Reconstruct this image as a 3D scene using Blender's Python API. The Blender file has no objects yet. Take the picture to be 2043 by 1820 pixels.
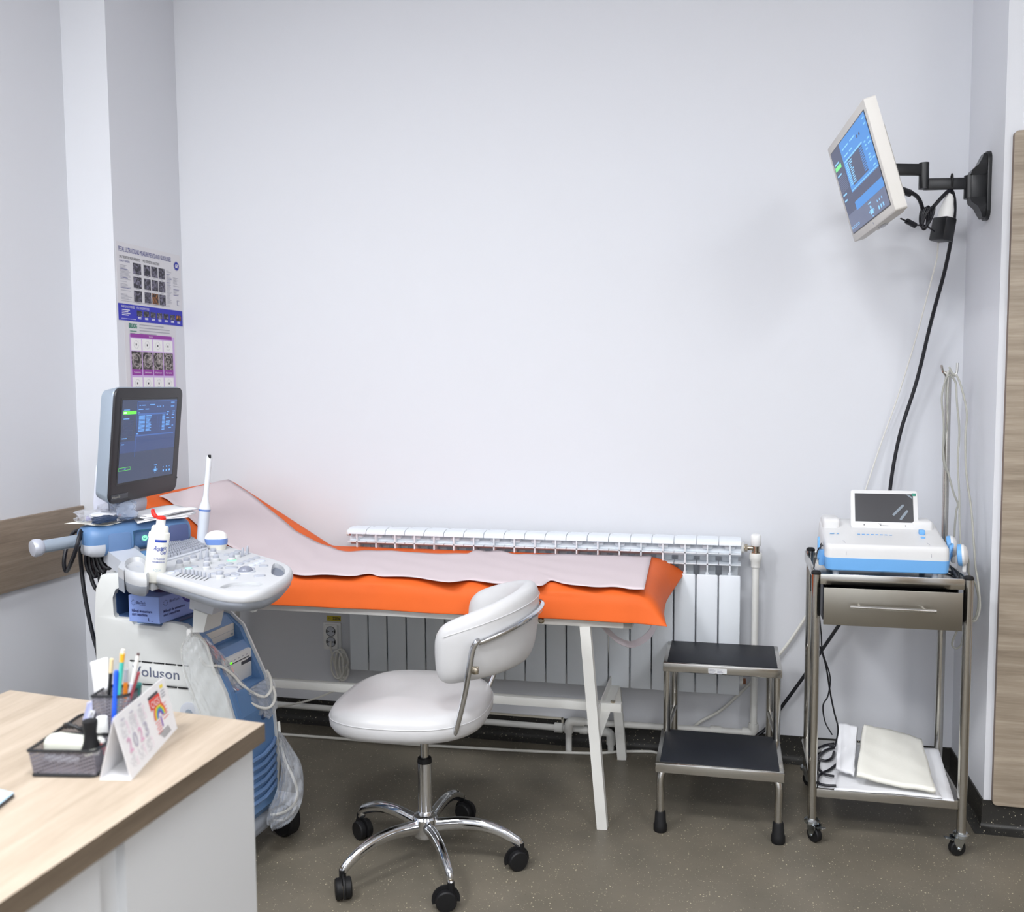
import bpy, bmesh, math, random
from mathutils import Vector as V, Matrix
random.seed(7)
SC = bpy.context.scene
COL = SC.collection

# ------------------------------------------------------------------ camera
IMG_W, IMG_H, FPX = 2043.0, 1820.0, 1844.82
CAM = V((0.0, -3.5215, 1.41))
def _rows():
    a, b, c = -0.00677474, 0.07489714, 0.22900631
    rz = Matrix(((math.cos(a), -math.sin(a), 0), (math.sin(a), math.cos(a), 0), (0, 0, 1)))
    rx = Matrix(((1, 0, 0), (0, math.cos(b), -math.sin(b)), (0, math.sin(b), math.cos(b))))
    ry = Matrix(((math.cos(c), 0, math.sin(c)), (0, 1, 0), (-math.sin(c), 0, math.cos(c))))
    return rz @ rx @ ry @ Matrix(((1, 0, 0), (0, 0, -1), (0, 1, 0)))
RC = _rows()
right, down, fwd = RC[0], RC[1], RC[2]
cd = bpy.data.cameras.new('camera')
cam = bpy.data.objects.new('camera', cd); COL.objects.link(cam)
cd.sensor_fit = 'HORIZONTAL'; cd.sensor_width = 36.0
cd.lens = FPX / IMG_W * 36.0
cd.clip_start = 0.05
M4 = Matrix(((right[0], -down[0], -fwd[0], CAM[0]), (right[1], -down[1], -fwd[1], CAM[1]), (right[2], -down[2], -fwd[2], CAM[2]), (0, 0, 0, 1)))
cam.matrix_world = M4
cd.dof.use_dof = True; cd.dof.focus_distance = 2.95; cd.dof.aperture_fstop = 3.2
SC.camera = cam

# ------------------------------------------------------------------ world, exposure, lights
SC.view_settings.view_transform = 'Standard'
SC.view_settings.look = 'None'
SC.view_settings.exposure = 0.85
SC.view_settings.gamma = 1.0
SC.view_settings.use_curve_mapping = False
wd = bpy.data.worlds.new('room_world'); SC.world = wd; wd.use_nodes = True
wd.node_tree.nodes['Background'].inputs[0].default_value = (0.75, 0.8, 0.9, 1)
wd.node_tree.nodes['Background'].inputs[1].default_value = 0.3
CEIL = 3.3
def area(name, loc, sx, sy, power, col, rot=(0, 0, 0)):
    l = bpy.data.lights.new(name, 'AREA'); l.shape = 'RECTANGLE'; l.size = sx; l.size_y = sy
    l.energy = power; l.color = col
    o = bpy.data.objects.new(name, l); COL.objects.link(o); o.location = loc; o.rotation_euler = rot
    return o
LC = (0.97, 0.98, 1.0)
for lx, ly, lp in ((-1.85, -2.9, 33), (-0.35, -2.9, 27), (2.2, -3.6, 9), (-1.9, -4.4, 18), (0.2, -4.5, 26), (2.0, -4.3, 24)):
    area('ceiling_panel_light', (lx, ly, CEIL - 0.03), 0.6, 0.6, lp, LC)
# added fill from behind the camera, set at the unseen window opening
area('window_fill', (-0.2, -5.35, 1.75), 2.4, 1.5, 8, (0.93, 0.965, 1.0), (math.radians(90), 0, 0))

# ------------------------------------------------------------------ helpers
def RAY(x, y):
    c = V(((x - IMG_W / 2) / FPX, (y - IMG_H / 2) / FPX, 1.0))
    return right * c[0] + down * c[1] + fwd * c[2]
def PX(x, y, X=None, Y=None, Z=None, d=None):
    """the point of the room seen at a photo pixel, on a plane of known place"""
    r = RAY(x, y)
    if d is not None: t = d
    elif X is not None: t = (X - CAM[0]) / r[0]
    elif Y is not None: t = (Y - CAM[1]) / r[1]
    else: t = (Z - CAM[2]) / r[2]
    return CAM + r * t
def PP(x, y, p0, n):
    r = RAY(x, y); return CAM + r * ((p0 - CAM).dot(n) / r.dot(n))

MATS = {}
def lin(c):
    return tuple((v / 255 / 12.92) if v / 255 <= .04045 else ((v / 255 + .055) / 1.055) ** 2.4 for v in c)
def mat(name, rgb=(200, 200, 200), rough=.5, metal=0., spec=.5, var=.0, vscale=8., bump=0., bscale=200., coat=0., emit=None, estr=1., trans=0., alpha=1., sss=0., stretch=(1, 1, 1)):
    if name in MATS: return MATS[name]
    m = bpy.data.materials.new(name); m.use_nodes = True
    nt = m.node_tree; b = nt.nodes['Principled BSDF']
    c = lin(rgb) + (1,)
    b.inputs['Base Color'].default_value = c
    b.inputs['Roughness'].default_value = rough
    b.inputs['Metallic'].default_value = metal
    b.inputs['Specular IOR Level'].default_value = spec
    b.inputs['Coat Weight'].default_value = coat
    b.inputs['Transmission Weight'].default_value = trans
    b.inputs['Alpha'].default_value = alpha
    if emit:
        b.inputs['Emission Color'].default_value = lin(emit) + (1,)
        b.inputs['Emission Strength'].default_value = estr
    if var or bump:
        tc = nt.nodes.new('ShaderNodeTexCoord'); mp = nt.nodes.new('ShaderNodeMapping')
        nt.links.new(tc.outputs['Object'], mp.inputs[0]); mp.inputs['Scale'].default_value = stretch
    if var:
        n = nt.nodes.new('ShaderNodeTexNoise'); n.inputs['Scale'].default_value = vscale; n.inputs['Detail'].default_value = 5
        nt.links.new(mp.outputs[0], n.inputs['Vector'])
        r = nt.nodes.new('ShaderNodeValToRGB')
        r.color_ramp.elements[0].position = .3; r.color_ramp.elements[1].position = .7
        r.color_ramp.elements[0].color = tuple(v * (1 - var) for v in c[:3]) + (1,)
        r.color_ramp.elements[1].color = tuple(min(1, v * (1 + var)) for v in c[:3]) + (1,)
        nt.links.new(n.outputs['Fac'], r.inputs[0]); nt.links.new(r.outputs[0], b.inputs['Base Color'])
    if bump:
        n2 = nt.nodes.new('ShaderNodeTexNoise'); n2.inputs['Scale'].default_value = bscale; n2.inputs['Detail'].default_value = 3
        nt.links.new(mp.outputs[0], n2.inputs['Vector'])
        bp = nt.nodes.new('ShaderNodeBump'); bp.inputs['Strength'].default_value = bump; bp.inputs['Distance'].default_value = .002
        nt.links.new(n2.outputs['Fac'], bp.inputs['Height']); nt.links.new(bp.outputs[0], b.inputs['Normal'])
    MATS[name] = m; return m

def wood(name, c1, c2, c3, scale=(1.6, 26, 26), rough=.5, off=0.):
    m = bpy.data.materials.new(name); m.use_nodes = True; nt = m.node_tree; b = nt.nodes['Principled BSDF']
    tc = nt.nodes.new('ShaderNodeTexCoord'); mp = nt.nodes.new('ShaderNodeMapping')
    mp.inputs['Scale'].default_value = scale; mp.inputs['Location'].default_value = (off, off * 2.3, off * 1.7)
    nt.links.new(tc.outputs['Object'], mp.inputs[0])
    n1 = nt.nodes.new('ShaderNodeTexNoise'); n1.inputs['Scale'].default_value = 1.2; n1.inputs['Detail'].default_value = 7; n1.inputs['Roughness'].default_value = .62; n1.inputs['Distortion'].default_value = .35
    n2 = nt.nodes.new('ShaderNodeTexNoise'); n2.inputs['Scale'].default_value = 9; n2.inputs['Detail'].default_value = 4; n2.inputs['Roughness'].default_value = .7
    for n in (n1, n2): nt.links.new(mp.outputs[0], n.inputs['Vector'])
    r = nt.nodes.new('ShaderNodeValToRGB'); r.color_ramp.elements[0].position = .28; r.color_ramp.elements[1].position = .72
    e = r.color_ramp.elements.new(.5)
    r.color_ramp.elements[0].color = lin(c1) + (1,); e.color = lin(c2) + (1,); r.color_ramp.elements[2].color = lin(c3) + (1,)
    mx = nt.nodes.new('ShaderNodeMix'); mx.data_type = 'FLOAT'; mx.inputs[0].default_value = .3
    nt.links.new(n1.outputs['Fac'], mx.inputs[2]); nt.links.new(n2.outputs['Fac'], mx.inputs[3])
    nt.links.new(mx.outputs[0], r.inputs[0]); nt.links.new(r.outputs[0], b.inputs['Base Color'])
    b.inputs['Roughness'].default_value = rough
    bp = nt.nodes.new('ShaderNodeBump'); bp.inputs['Strength'].default_value = .08; bp.inputs['Distance'].default_value = .001
    nt.links.new(n2.outputs['Fac'], bp.inputs['Height']); nt.links.new(bp.outputs[0], b.inputs['Normal'])
    return m

def floor_mat(name, base, dark):
    m = bpy.data.materials.new(name); m.use_nodes = True; nt = m.node_tree; b = nt.nodes['Principled BSDF']
    tc = nt.nodes.new('ShaderNodeTexCoord')
    n = nt.nodes.new('ShaderNodeTexNoise'); n.inputs['Scale'].default_value = 5; n.inputs['Detail'].default_value = 8
    nt.links.new(tc.outputs['Object'], n.inputs['Vector'])
    r = nt.nodes.new('ShaderNodeValToRGB'); r.color_ramp.elements[0].position = .3; r.color_ramp.elements[1].position = .75
    r.color_ramp.elements[0].color = lin(dark) + (1,); r.color_ramp.elements[1].color = lin(base) + (1,)
    nt.links.new(n.outputs['Fac'], r.inputs[0])
    prev = r.outputs[0]
    for sc, thr, colr in ((120, .24, (232, 222, 190)), (210, .22, (214, 206, 180)), (150, .18, (36, 34, 30))):
        v = nt.nodes.new('ShaderNodeTexVoronoi'); v.inputs['Scale'].default_value = sc; v.inputs['Randomness'].default_value = 1
        nt.links.new(tc.outputs['Object'], v.inputs['Vector'])
        sp = nt.nodes.new('ShaderNodeSeparateColor'); nt.links.new(v.outputs['Color'], sp.inputs[0])
        # only some cells carry a chip, of its own size
        mu = nt.nodes.new('ShaderNodeMath'); mu.operation = 'MULTIPLY_ADD'; mu.inputs[1].default_value = thr * 1.9; mu.inputs[2].default_value = -thr * 1.0
        nt.links.new(sp.outputs[0], mu.inputs[0])
        lt = nt.nodes.new('ShaderNodeMath'); lt.operation = 'LESS_THAN'
        nt.links.new(v.outputs['Distance'], lt.inputs[0]); nt.links.new(mu.outputs[0], lt.inputs[1])
        mx = nt.nodes.new('ShaderNodeMix'); mx.data_type = 'RGBA'; mx.inputs[7].default_value = lin(colr) + (1,)
        f = nt.nodes.new('ShaderNodeMath'); f.operation = 'MULTIPLY'; f.inputs[1].default_value = .75
        nt.links.new(lt.outputs[0], f.inputs[0])
        nt.links.new(f.outputs[0], mx.inputs[0]); nt.links.new(prev, mx.inputs[6]); prev = mx.outputs[2]
    nt.links.new(prev, b.inputs['Base Color'])
    b.inputs['Roughness'].default_value = .42; b.inputs['Specular IOR Level'].default_value = .35
    n3 = nt.nodes.new('ShaderNodeTexNoise'); n3.inputs['Scale'].default_value = 260
    nt.links.new(tc.outputs['Object'], n3.inputs['Vector'])
    bp = nt.nodes.new('ShaderNodeBump'); bp.inputs['Strength'].default_value = .12; bp.inputs['Distance'].default_value = .001
    nt.links.new(n3.outputs['Fac'], bp.inputs['Height']); nt.links.new(bp.outputs[0], b.inputs['Normal'])
    return m

def film(name, opacity=.12, tint=(235, 240, 248), rough=.12, gloss=.35):
    m = bpy.data.materials.new(name); m.use_nodes = True; nt = m.node_tree
    nt.nodes.clear()
    out = nt.nodes.new('ShaderNodeOutputMaterial'); tr = nt.nodes.new('ShaderNodeBsdfTransparent'); gl = nt.nodes.new('ShaderNodeBsdfGlossy'); df = nt.nodes.new('ShaderNodeBsdfDiffuse')
    gl.inputs['Roughness'].default_value = rough; df.inputs[0].default_value = lin(tint) + (1,)
    fr = nt.nodes.new('ShaderNodeLayerWeight'); fr.inputs[0].default_value = gloss
    m1 = nt.nodes.new('ShaderNodeMixShader'); m1.inputs[0].default_value = opacity
    m2 = nt.nodes.new('ShaderNodeMixShader')
    nt.links.new(tr.outputs[0], m1.inputs[1]); nt.links.new(df.outputs[0], m1.inputs[2])
    mu = nt.nodes.new('ShaderNodeMath'); mu.operation = 'MULTIPLY'; mu.inputs[1].default_value = .55
    nt.links.new(fr.outputs['Facing'], mu.inputs[0]); nt.links.new(mu.outputs[0], m2.inputs[0])
    nt.links.new(m1.outputs[0], m2.inputs[1]); nt.links.new(gl.outputs[0], m2.inputs[2])
    nt.links.new(m2.outputs[0], out.inputs[0]); MATS[name] = m
    return m

def scan_mat(name, lo, hi, scale=70, tint=None):
    m = bpy.data.materials.new(name); m.use_nodes = True; nt = m.node_tree; b = nt.nodes['Principled BSDF']
    tc = nt.nodes.new('ShaderNodeTexCoord'); n = nt.nodes.new('ShaderNodeTexNoise'); n.inputs['Scale'].default_value = scale; n.inputs['Detail'].default_value = 3; n.inputs['Distortion'].default_value = 1.5
    nt.links.new(tc.outputs['Object'], n.inputs['Vector'])
    r = nt.nodes.new('ShaderNodeValToRGB'); r.color_ramp.elements[0].position = .45; r.color_ramp.elements[1].position = .75
    r.color_ramp.elements[0].color = lin(lo) + (1,); r.color_ramp.elements[1].color = lin(hi) + (1,)
    nt.links.new(n.outputs['Fac'], r.inputs[0]); nt.links.new(r.outputs[0], b.inputs['Base Color']); b.inputs['Roughness'].default_value = .5
    MATS[name] = m; return m

def cr(pts, n=6, closed=False):
    """smooth path through points"""
    pts = [V(p) for p in pts]; out = []
    k = len(pts)
    rng = range(k if closed else k - 1)
    for i in rng:
        p1, p2 = pts[i], pts[(i + 1) % k]
        p0 = pts[i - 1] if (i > 0 or closed) else p1 * 2 - p2
        p3 = pts[(i + 2) % k] if (i + 2 < k or closed) else p2 * 2 - p1
        for j in range(n):
            t = j / n
            out.append(.5 * ((2 * p1) + (p2 - p0) * t + (2 * p0 - 5 * p1 + 4 * p2 - p3) * t * t + (3 * p1 - p0 - 3 * p2 + p3) * t ** 3))
    if not closed: out.append(pts[-1])
    return out
def fillet(pts, r, n=5):
    """a polyline with its corners rounded"""
    pts = [V(p) for p in pts]; out = [pts[0]]
    for i in range(1, len(pts) - 1):
        a, b, c = pts[i - 1], pts[i], pts[i + 1]
        d1 = (a - b); d2 = (c - b); rr = min(r, d1.length * .49, d2.length * .49)
        p, q = b + d1.normalized() * rr, b + d2.normalized() * rr
        for j in range(n + 1):
            t = j / n; out.append(p * (1 - t) ** 2 + b * 2 * t * (1 - t) + q * t * t)
    out.append(pts[-1]); return out
def rrect(w, h, r, n=5):
    o = []
    for cx, cy, a0 in ((w / 2 - r, h / 2 - r, 0), (-w / 2 + r, h / 2 - r, 90), (-w / 2 + r, -h / 2 + r, 180), (w / 2 - r, -h / 2 + r, 270)):
        for j in range(n + 1):
            a = math.radians(a0 + 90 * j / n); o.append((cx + r * math.cos(a), cy + r * math.sin(a)))
    return o
def frame(o, x, y, z=None):
    x = V(x).normalized(); y = V(y); y = (y - x * y.dot(x)).normalized()
    z = x.cross(y) if z is None else V(z)
    return Matrix(((x[0], y[0], z[0], o[0]), (x[1], y[1], z[1], o[1]), (x[2], y[2], z[2], o[2]), (0, 0, 0, 1)))

class MB:
    """collects shapes into one mesh"""
    def __init__(s, M=None): s.v = []; s.f = []; s.mi = []; s.m = 0; s.M = M or Matrix.Identity(4)
    def add(s, vs, fs, M=None):
        k = len(s.v); T = s.M @ M if M is not None else s.M
        s.v += [T @ V(v) for v in vs]
        for f in fs: s.f.append([i + k for i in f]); s.mi.append(s.m)
        return s
    def bm(s, b, M=None):
        b.verts.ensure_lookup_table(); b.verts.index_update()
        s.add([v.co.copy() for v in b.verts], [[v.index for v in f.verts] for f in b.faces], M); b.free(); return s
    def box(s, c, sz, bev=0, seg=2, M=None, rot=None):
        b = bmesh.new(); bmesh.ops.create_cube(b, size=1)
        for v in b.verts: v.co = V((v.co.x * sz[0], v.co.y * sz[1], v.co.z * sz[2]))
        if bev: bmesh.ops.bevel(b, geom=b.edges[:], offset=min(bev, min(sz) * .49), segments=seg, profile=.5, affect='EDGES')
        T = Matrix.Translation(V(c))
        if rot is not None: T = T @ (Matrix.Rotation(rot, 4, 'Z') if not hasattr(rot, 'to_4x4') else rot.to_4x4())
        return s.bm(b, (M @ T) if M is not None else T)
    def b2(s, lo, hi, bev=0, seg=2, M=None):
        lo, hi = V(lo), V(hi); return s.box((lo + hi) / 2, [abs(a) for a in (hi - lo)], bev, seg, M)
    def lathe(s, prof, o=(0, 0, 0), axis=(0, 0, 1), n=24, cap=True):
        a = V(axis).normalized(); t = V((1, 0, 0)) if abs(a.x) < .9 else V((0, 1, 0))
        x = a.cross(t).normalized(); y = a.cross(x); o = V(o); vs = []; fs = []
        for r, z in prof:
            for i in range(n):
                th = 2 * math.pi * i / n; vs.append(o + a * z + (x * math.cos(th) + y * math.sin(th)) * r)
        for j in range(len(prof) - 1):
            for i in range(n):
                i2 = (i + 1) % n; fs.append([j * n + i, j * n + i2, (j + 1) * n + i2, (j + 1) * n + i])
        if cap:
            fs.append(list(range(n))[::-1]); k = (len(prof) - 1) * n; fs.append([k + i for i in range(n)])
        return s.add(vs, fs)
    def cyl(s, p, q, r, r2=None, n=20):
        p, q = V(p), V(q); return s.lathe([(r, 0), (r if r2 is None else r2, (q - p).length)], p, q - p, n)
    def tube(s, pts, r, n=10, prof=None, closed=False, up=None):
        """round (or profile) tube along a path; r may be a list"""
        pts = [V(p) for p in pts]; k = len(pts); vs = []; fs = []
        t0 = (pts[1] - pts[0]).normalized()
        ref = V(up) if up is not None else (V((0, 0, 1)) if abs(t0.z) < .9 else V((1, 0, 0)))
        nx = (ref - t0 * ref.dot(t0)).normalized()
        pr = prof or [(math.cos(2 * math.pi * i / n), math.sin(2 * math.pi * i / n)) for i in range(n)]
        n = len(pr)
        for i, p in enumerate(pts):
            a = pts[i - 1] if (i > 0 or closed) else p; b = pts[(i + 1) % k] if (i < k - 1 or closed) else p
            t = (b - a).normalized()
            nx = (nx - t * nx.dot(t)).normalized(); ny = t.cross(nx)
            rr = r[i] if hasattr(r, '__len__') else r
            for u, w in pr: vs.append(p + nx * u * rr + ny * w * rr)
        for i in range(k if closed else k - 1):
            i2 = (i + 1) % k
            for j in range(n):
                j2 = (j + 1) % n; fs.append([i * n + j, i * n + j2, i2 * n + j2, i2 * n + j])
        if not closed: fs.append(list(range(n))[::-1]); fs.append([(k - 1) * n + j for j in range(n)])
        return s.add(vs, fs)
    def prism(s, out, M, t, bev=0, taper=0):
        """outline in the xy plane of M, thickness along +z of M; a bevelled front edge"""
        n = len(out); vs = []; fs = []
        cx = sum(p[0] for p in out) / n; cy = sum(p[1] for p in out) / n
        def ring(z, ins):
            for p in out:
                d = math.hypot(p[0] - cx, p[1] - cy) or 1; k = (d - ins) / d
                vs.append((cx + (p[0] - cx) * k, cy + (p[1] - cy) * k, z))
        rings = [(0, taper)] + ([(t - bev, 0), (t - bev * .3, bev * .3), (t, bev)] if bev else [(t, 0)])
        for z, i in rings: ring(z, i)
        for j in range(len(rings) - 1):
            for i in range(n):
                i2 = (i + 1) % n; fs.append([j * n + i, j * n + i2, (j + 1) * n + i2, (j + 1) * n + i])
        fs.append(list(range(n))[::-1]); fs.append([(len(rings) - 1) * n + i for i in range(n)])
        return s.add(vs, fs, M)
    def loft(s, rings, cap=True):
        n = len(rings[0]); vs = [p for r in rings for p in r]; fs = []
        for j in range(len(rings) - 1):
            for i in range(n):
                i2 = (i + 1) % n; fs.append([j * n + i, j * n + i2, (j + 1) * n + i2, (j + 1) * n + i])
        if cap: fs.append(list(range(n))[::-1]); fs.append([(len(rings) - 1) * n + i for i in range(n)])
        return s.add(vs, fs)
    def grid(s, fn, nu, nv):
        vs = [fn(i / nu, j / nv) for i in range(nu + 1) for j in range(nv + 1)]
        return s.add(vs, [[i * (nv + 1) + j, (i + 1) * (nv + 1) + j, (i + 1) * (nv + 1) + j + 1, i * (nv + 1) + j + 1] for i in range(nu) for j in range(nv)])
    def poly(s, pts): return s.add(pts, [list(range(len(pts)))])
    def holes(s, outer, inners, z0, z1, ins=.0):
        """a flat slab with through holes"""
        b = bmesh.new(); loops = []
        for lp in [outer] + inners:
            vs = [b.verts.new((p[0], p[1], z1)) for p in lp]; loops.append(vs)
            for i in range(len(vs)): b.edges.new((vs[i], vs[(i + 1) % len(vs)]))
        bmesh.ops.triangle_fill(b, use_beauty=True, use_dissolve=False, edges=b.edges[:])
        if sum(f.normal.z for f in b.faces) < 0: bmesh.ops.reverse_faces(b, faces=b.faces[:])
        for k, vs in enumerate(loops):
            lo = [b.verts.new((v.co.x, v.co.y, z0)) for v in vs]
            for i in range(len(vs)):
                j = (i + 1) % len(vs); b.faces.new((vs[i], vs[j], lo[j], lo[i]))
        bmesh.ops.recalc_face_normals(b, faces=b.faces[:])
        return s.bm(b)
    def text(s, body, o, x, y, size=None, width=None, height=None, align='L', lift=.0004, bold=0., shear=0.):
        """flat lettering on the plane o + x, y"""
        cu = bpy.data.curves.new('t', 'FONT'); cu.body = body; cu.size = 1; cu.resolution_u = 3; cu.offset = bold; cu.shear = shear
        ob = bpy.data.objects.new('t', cu); COL.objects.link(ob)
        bpy.context.view_layer.update()
        me = bpy.data.meshes.new_from_object(ob.evaluated_get(bpy.context.evaluated_depsgraph_get()))
        vs = [v.co.copy() for v in me.vertices]; fs = [list(p.vertices) for p in me.polygons]
        bpy.data.objects.remove(ob); bpy.data.curves.remove(cu); bpy.data.meshes.remove(me)
        if not vs: return s
        x0 = min(v.x for v in vs); x1 = max(v.x for v in vs); y1 = max(v.y for v in vs)
        sy = size if size else (height / .72 if height else width / (x1 - x0))
        sx = width / (x1 - x0) if width else sy
        xo = {'L': -x0, 'C': -(x0 + x1) / 2, 'R': -x1}[align]
        X, Y = V(x).normalized(), V(y).normalized(); N = X.cross(Y)
        return s.add([V(o) + X * ((v.x + xo) * sx) + Y * (v.y * sy) + N * lift for v in vs], fs)
    def obj(s, name, mats, parent=None, smooth=True, angle=35, sub=0, solid=0, soff=0.):
        me = bpy.data.meshes.new(name)
        off = V((0, 0, 0)); p = parent
        while p is not None: off += p.location; p = p.parent
        me.from_pydata([v - off for v in s.v], [], s.f)
        for m in (mats if isinstance(mats, (list, tuple)) else [mats]): me.materials.append(m)
        me.polygons.foreach_set('material_index', s.mi)
        me.update()
        b = bmesh.new(); b.from_mesh(me); bmesh.ops.recalc_face_normals(b, faces=b.faces[:]) if not getattr(s, 'open', False) else None
        b.to_mesh(me); b.free()
        if smooth:
            me.polygons.foreach_set('use_smooth', [True] * len(me.polygons)); me.set_sharp_from_angle(angle=math.radians(angle))
        o = bpy.data.objects.new(name, me); COL.objects.link(o)
        if parent is not None: o.parent = parent
        if solid:
            md = o.modifiers.new('solid', 'SOLIDIFY'); md.thickness = solid; md.offset = soff
        if sub:
            md = o.modifiers.new('sub', 'SUBSURF'); md.levels = sub; md.render_levels = sub
        return o
def recenter(o):
    """origin of a one-mesh thing at the middle of its foot"""
    vs = o.data.vertices
    if not len(vs) or o.parent: return o
    xs = [v.co.x for v in vs]; ys = [v.co.y for v in vs]; z = min(v.co.z for v in vs)
    c = V(((min(xs) + max(xs)) / 2, (min(ys) + max(ys)) / 2, z)); o.data.transform(Matrix.Translation(-c)); o.location = c
    return o
def tag(o, label, cat, group=None, kind=None):
    o['label'] = label; o['category'] = cat
    if group: o['group'] = group
    if kind: o['kind'] = kind
    if o.type == 'MESH': recenter(o)
    return o
def thing(name, loc, label, cat, group=None):
    o = bpy.data.objects.new(name, None); COL.objects.link(o); o.location = loc; o.empty_display_size = .05
    return tag(o, label, cat, group)
def struct(o, label=None, cat=None):
    o['kind'] = 'structure'
    if label: o['label'] = label; o['category'] = cat
    return o
def lbl(o, t): o['label'] = t; return o
def dup(root, loc, label, group=None, rz=0):
    def cp(o, par):
        c = o.copy(); COL.objects.link(c); c.parent = par
        for ch in list(o.children): cp(ch, c)
        return c
    r = cp(root, None); r.location = loc; r.rotation_euler = (0, 0, rz); r['label'] = label
    if group: r['group'] = group
    return r

# ------------------------------------------------------------------ materials
WALL = mat('wall_paint', (219, 221, 226), .85, spec=.2, bump=.05, bscale=320)
CEILM = mat('ceiling_paint', (222, 222, 224), .9, spec=.2)
FLOOR = floor_mat('speckled_vinyl', (119, 112, 99), (102, 97, 86))
SKIRT = floor_mat('speckled_vinyl_skirting', (50, 49, 46), (42, 41, 39))
OAKW = wood('grey_oak_board', (112, 98, 82), (143, 127, 109), (168, 152, 134), (30, 1.4, 30), .5, 3.1)
OAKP = wood('oak_panel', (120, 107, 92), (156, 143, 126), (186, 173, 156), (1.1, 1.1, 22), .45, 1.7)
OAKD = wood('oak_desk_top', (148, 133, 114), (172, 157, 139), (192, 178, 161), (14, 1.2, 14), .45, .4)
OAKE = wood('oak_desk_edge', (88, 76, 62), (112, 99, 84), (136, 122, 104), (20, 1.2, 34), .5, 5.)
OAKEDGE = mat('brown_edge_band', (112, 92, 78), .5)
WHITEB = mat('white_board', (216, 218, 220), .5)
STEEL = mat('brushed_steel', (196, 194, 189), .17, 1., var=.05, vscale=14, stretch=(1, 1, 20))
STEELD = mat('drawer_steel', (156, 152, 143), .36, 1., var=.08, vscale=3)
CHROME = mat('chrome', (222, 224, 228), .07, 1.)
ZINC = mat('zinc_plate', (196, 202, 206), .25, 1.)
NICKEL = mat('nickel', (188, 178, 160), .25, 1.)
RUB = mat('black_rubber', (20, 20, 22), .55, spec=.35)
RUBM = mat('black_rubber_mat', (30, 33, 40), .5, spec=.3, var=.14, vscale=7, bump=.25, bscale=420)
BLKP = mat('black_plastic', (24, 25, 28), .35)
LEATH = mat('white_leatherette', (200, 200, 201), .38, bump=.06, bscale=160)
SEAM = mat('seam_thread', (212, 212, 214), .6)
ORANGE = mat('orange_sheet', (222, 100, 40), .62, spec=.25, var=.05, vscale=5, bump=.08, bscale=300)
PAPER = mat('crepe_paper', (210, 197, 200), .8, spec=.15, bump=.12, bscale=120)
WPAINT = mat('white_lacquer', (228, 228, 224), .4)
RADW = mat('radiator_enamel', (226, 232, 238), .3)
PIPEW = mat('white_pipe', (226, 226, 222), .38)
CABW = mat('white_cable', (222, 221, 214), .5)
CABG = mat('grey_cable', (166, 166, 158), .5)
CABK = mat('black_cable', (14, 15, 24), .42)
MWHITE = mat('equipment_white', (212, 214, 212), .42)
MGREY = mat('equipment_grey', (150, 156, 166), .45)
MLGREY = mat('equipment_light_grey', (190, 194, 202), .42)
MKEY = mat('key_grey', (166, 170, 180), .4)
MBLUE = mat('equipment_blue', (92, 128, 172), .42)
MBLUE2 = mat('equipment_blue_panel', (96, 126, 168), .5, bump=.1, bscale=700)
MDBLUE = mat('equipment_dark_blue', (50, 74, 112), .42)
MSILV = mat('silver_plastic', (156, 168, 182), .34, .35)
BEZEL = mat('dark_bezel', (36, 34, 38), .42)
SCRK = mat('screen_glass', (10, 11, 14), .16, emit=(62, 74, 104), estr=.5)
UI1 = mat('screen_text_blue', (10, 20, 40), .4, emit=(104, 164, 236), estr=.75)
UI2 = mat('screen_line_blue', (10, 20, 40), .4, emit=(70, 100, 160), estr=.7)
UIG = mat('screen_green', (10, 40, 10), .4, emit=(86, 214, 60), estr=1.1)
UID = mat('screen_panel_blue', (10, 12, 20), .3, emit=(66, 84, 132), estr=.5)
GLOWG = mat('green_lamp', (20, 90, 40), .4, emit=(110, 255, 150), estr=1.5)
DARKG = mat('dark_grey', (62, 64, 70), .5)
INKB = mat('blue_ink', (30, 38, 130), .6)
INKK = mat('black_ink', (40, 40, 46), .6)
INKG = mat('grey_ink', (168, 168, 178), .7)
WHITE = mat('white_plastic', (240, 240, 238), .4)
SHEETP = mat('white_paper', (236, 236, 238), .75, spec=.2)

# ------------------------------------------------------------------ the room
XL, XP, XR, YP, YR, YB = -2.43, -2.24, 0.80, -0.444, -0.43, -5.4
XRR = 2.6
def wallbox(name, lo, hi, m=WALL):
    b = MB(); b.b2(lo, hi); return struct(b.obj(name, m, smooth=False))
wallbox('floor', (XL - .3, YB - .3, -.1), (XRR + .3, .2, 0), FLOOR)
wallbox('ceiling', (XL - .3, YB - .3, CEIL), (XRR + .3, .2, CEIL + .1), CEILM)
wallbox('wall_back', (XL - .2, 0, 0), (XRR + .2, .15, CEIL))
wallbox('wall_left', (XL - .2, YB, 0), (XL, 0, CEIL))
wallbox('wall_left_pilaster', (XL, YP, 0), (XP, 0, CEIL))
wallbox('wall_right_pilaster', (XR, YR, 0), (XRR, 0, CEIL))
wallbox('wall_right', (XRR, YB, 0), (XRR + .2, YR, CEIL))
# wall behind the photographer with its window
b = MB(); 
b.b2((XL - .2, YB - .15, 0), (XRR + .2, YB, .95)); b.b2((XL - .2, YB - .15, 2.5), (XRR + .2, YB, CEIL))
b.b2((XL - .2, YB - .15, .95), (-1.45, YB, 2.5)); b.b2((1.05, YB - .15, .95), (XRR + .2, YB, 2.5))
struct(b.obj('wall_behind', WALL, smooth=False))
b = MB()
for x in (-1.45, -.2, 1.0): b.b2((x, YB - .09, .95), (x + .05, YB - .04, 2.5))
for z in (.95, 2.45): b.b2((-1.45, YB - .09, z), (1.05, YB - .04, z + .05))
w1 = struct(b.obj('window_1', WPAINT, smooth=False))
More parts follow.
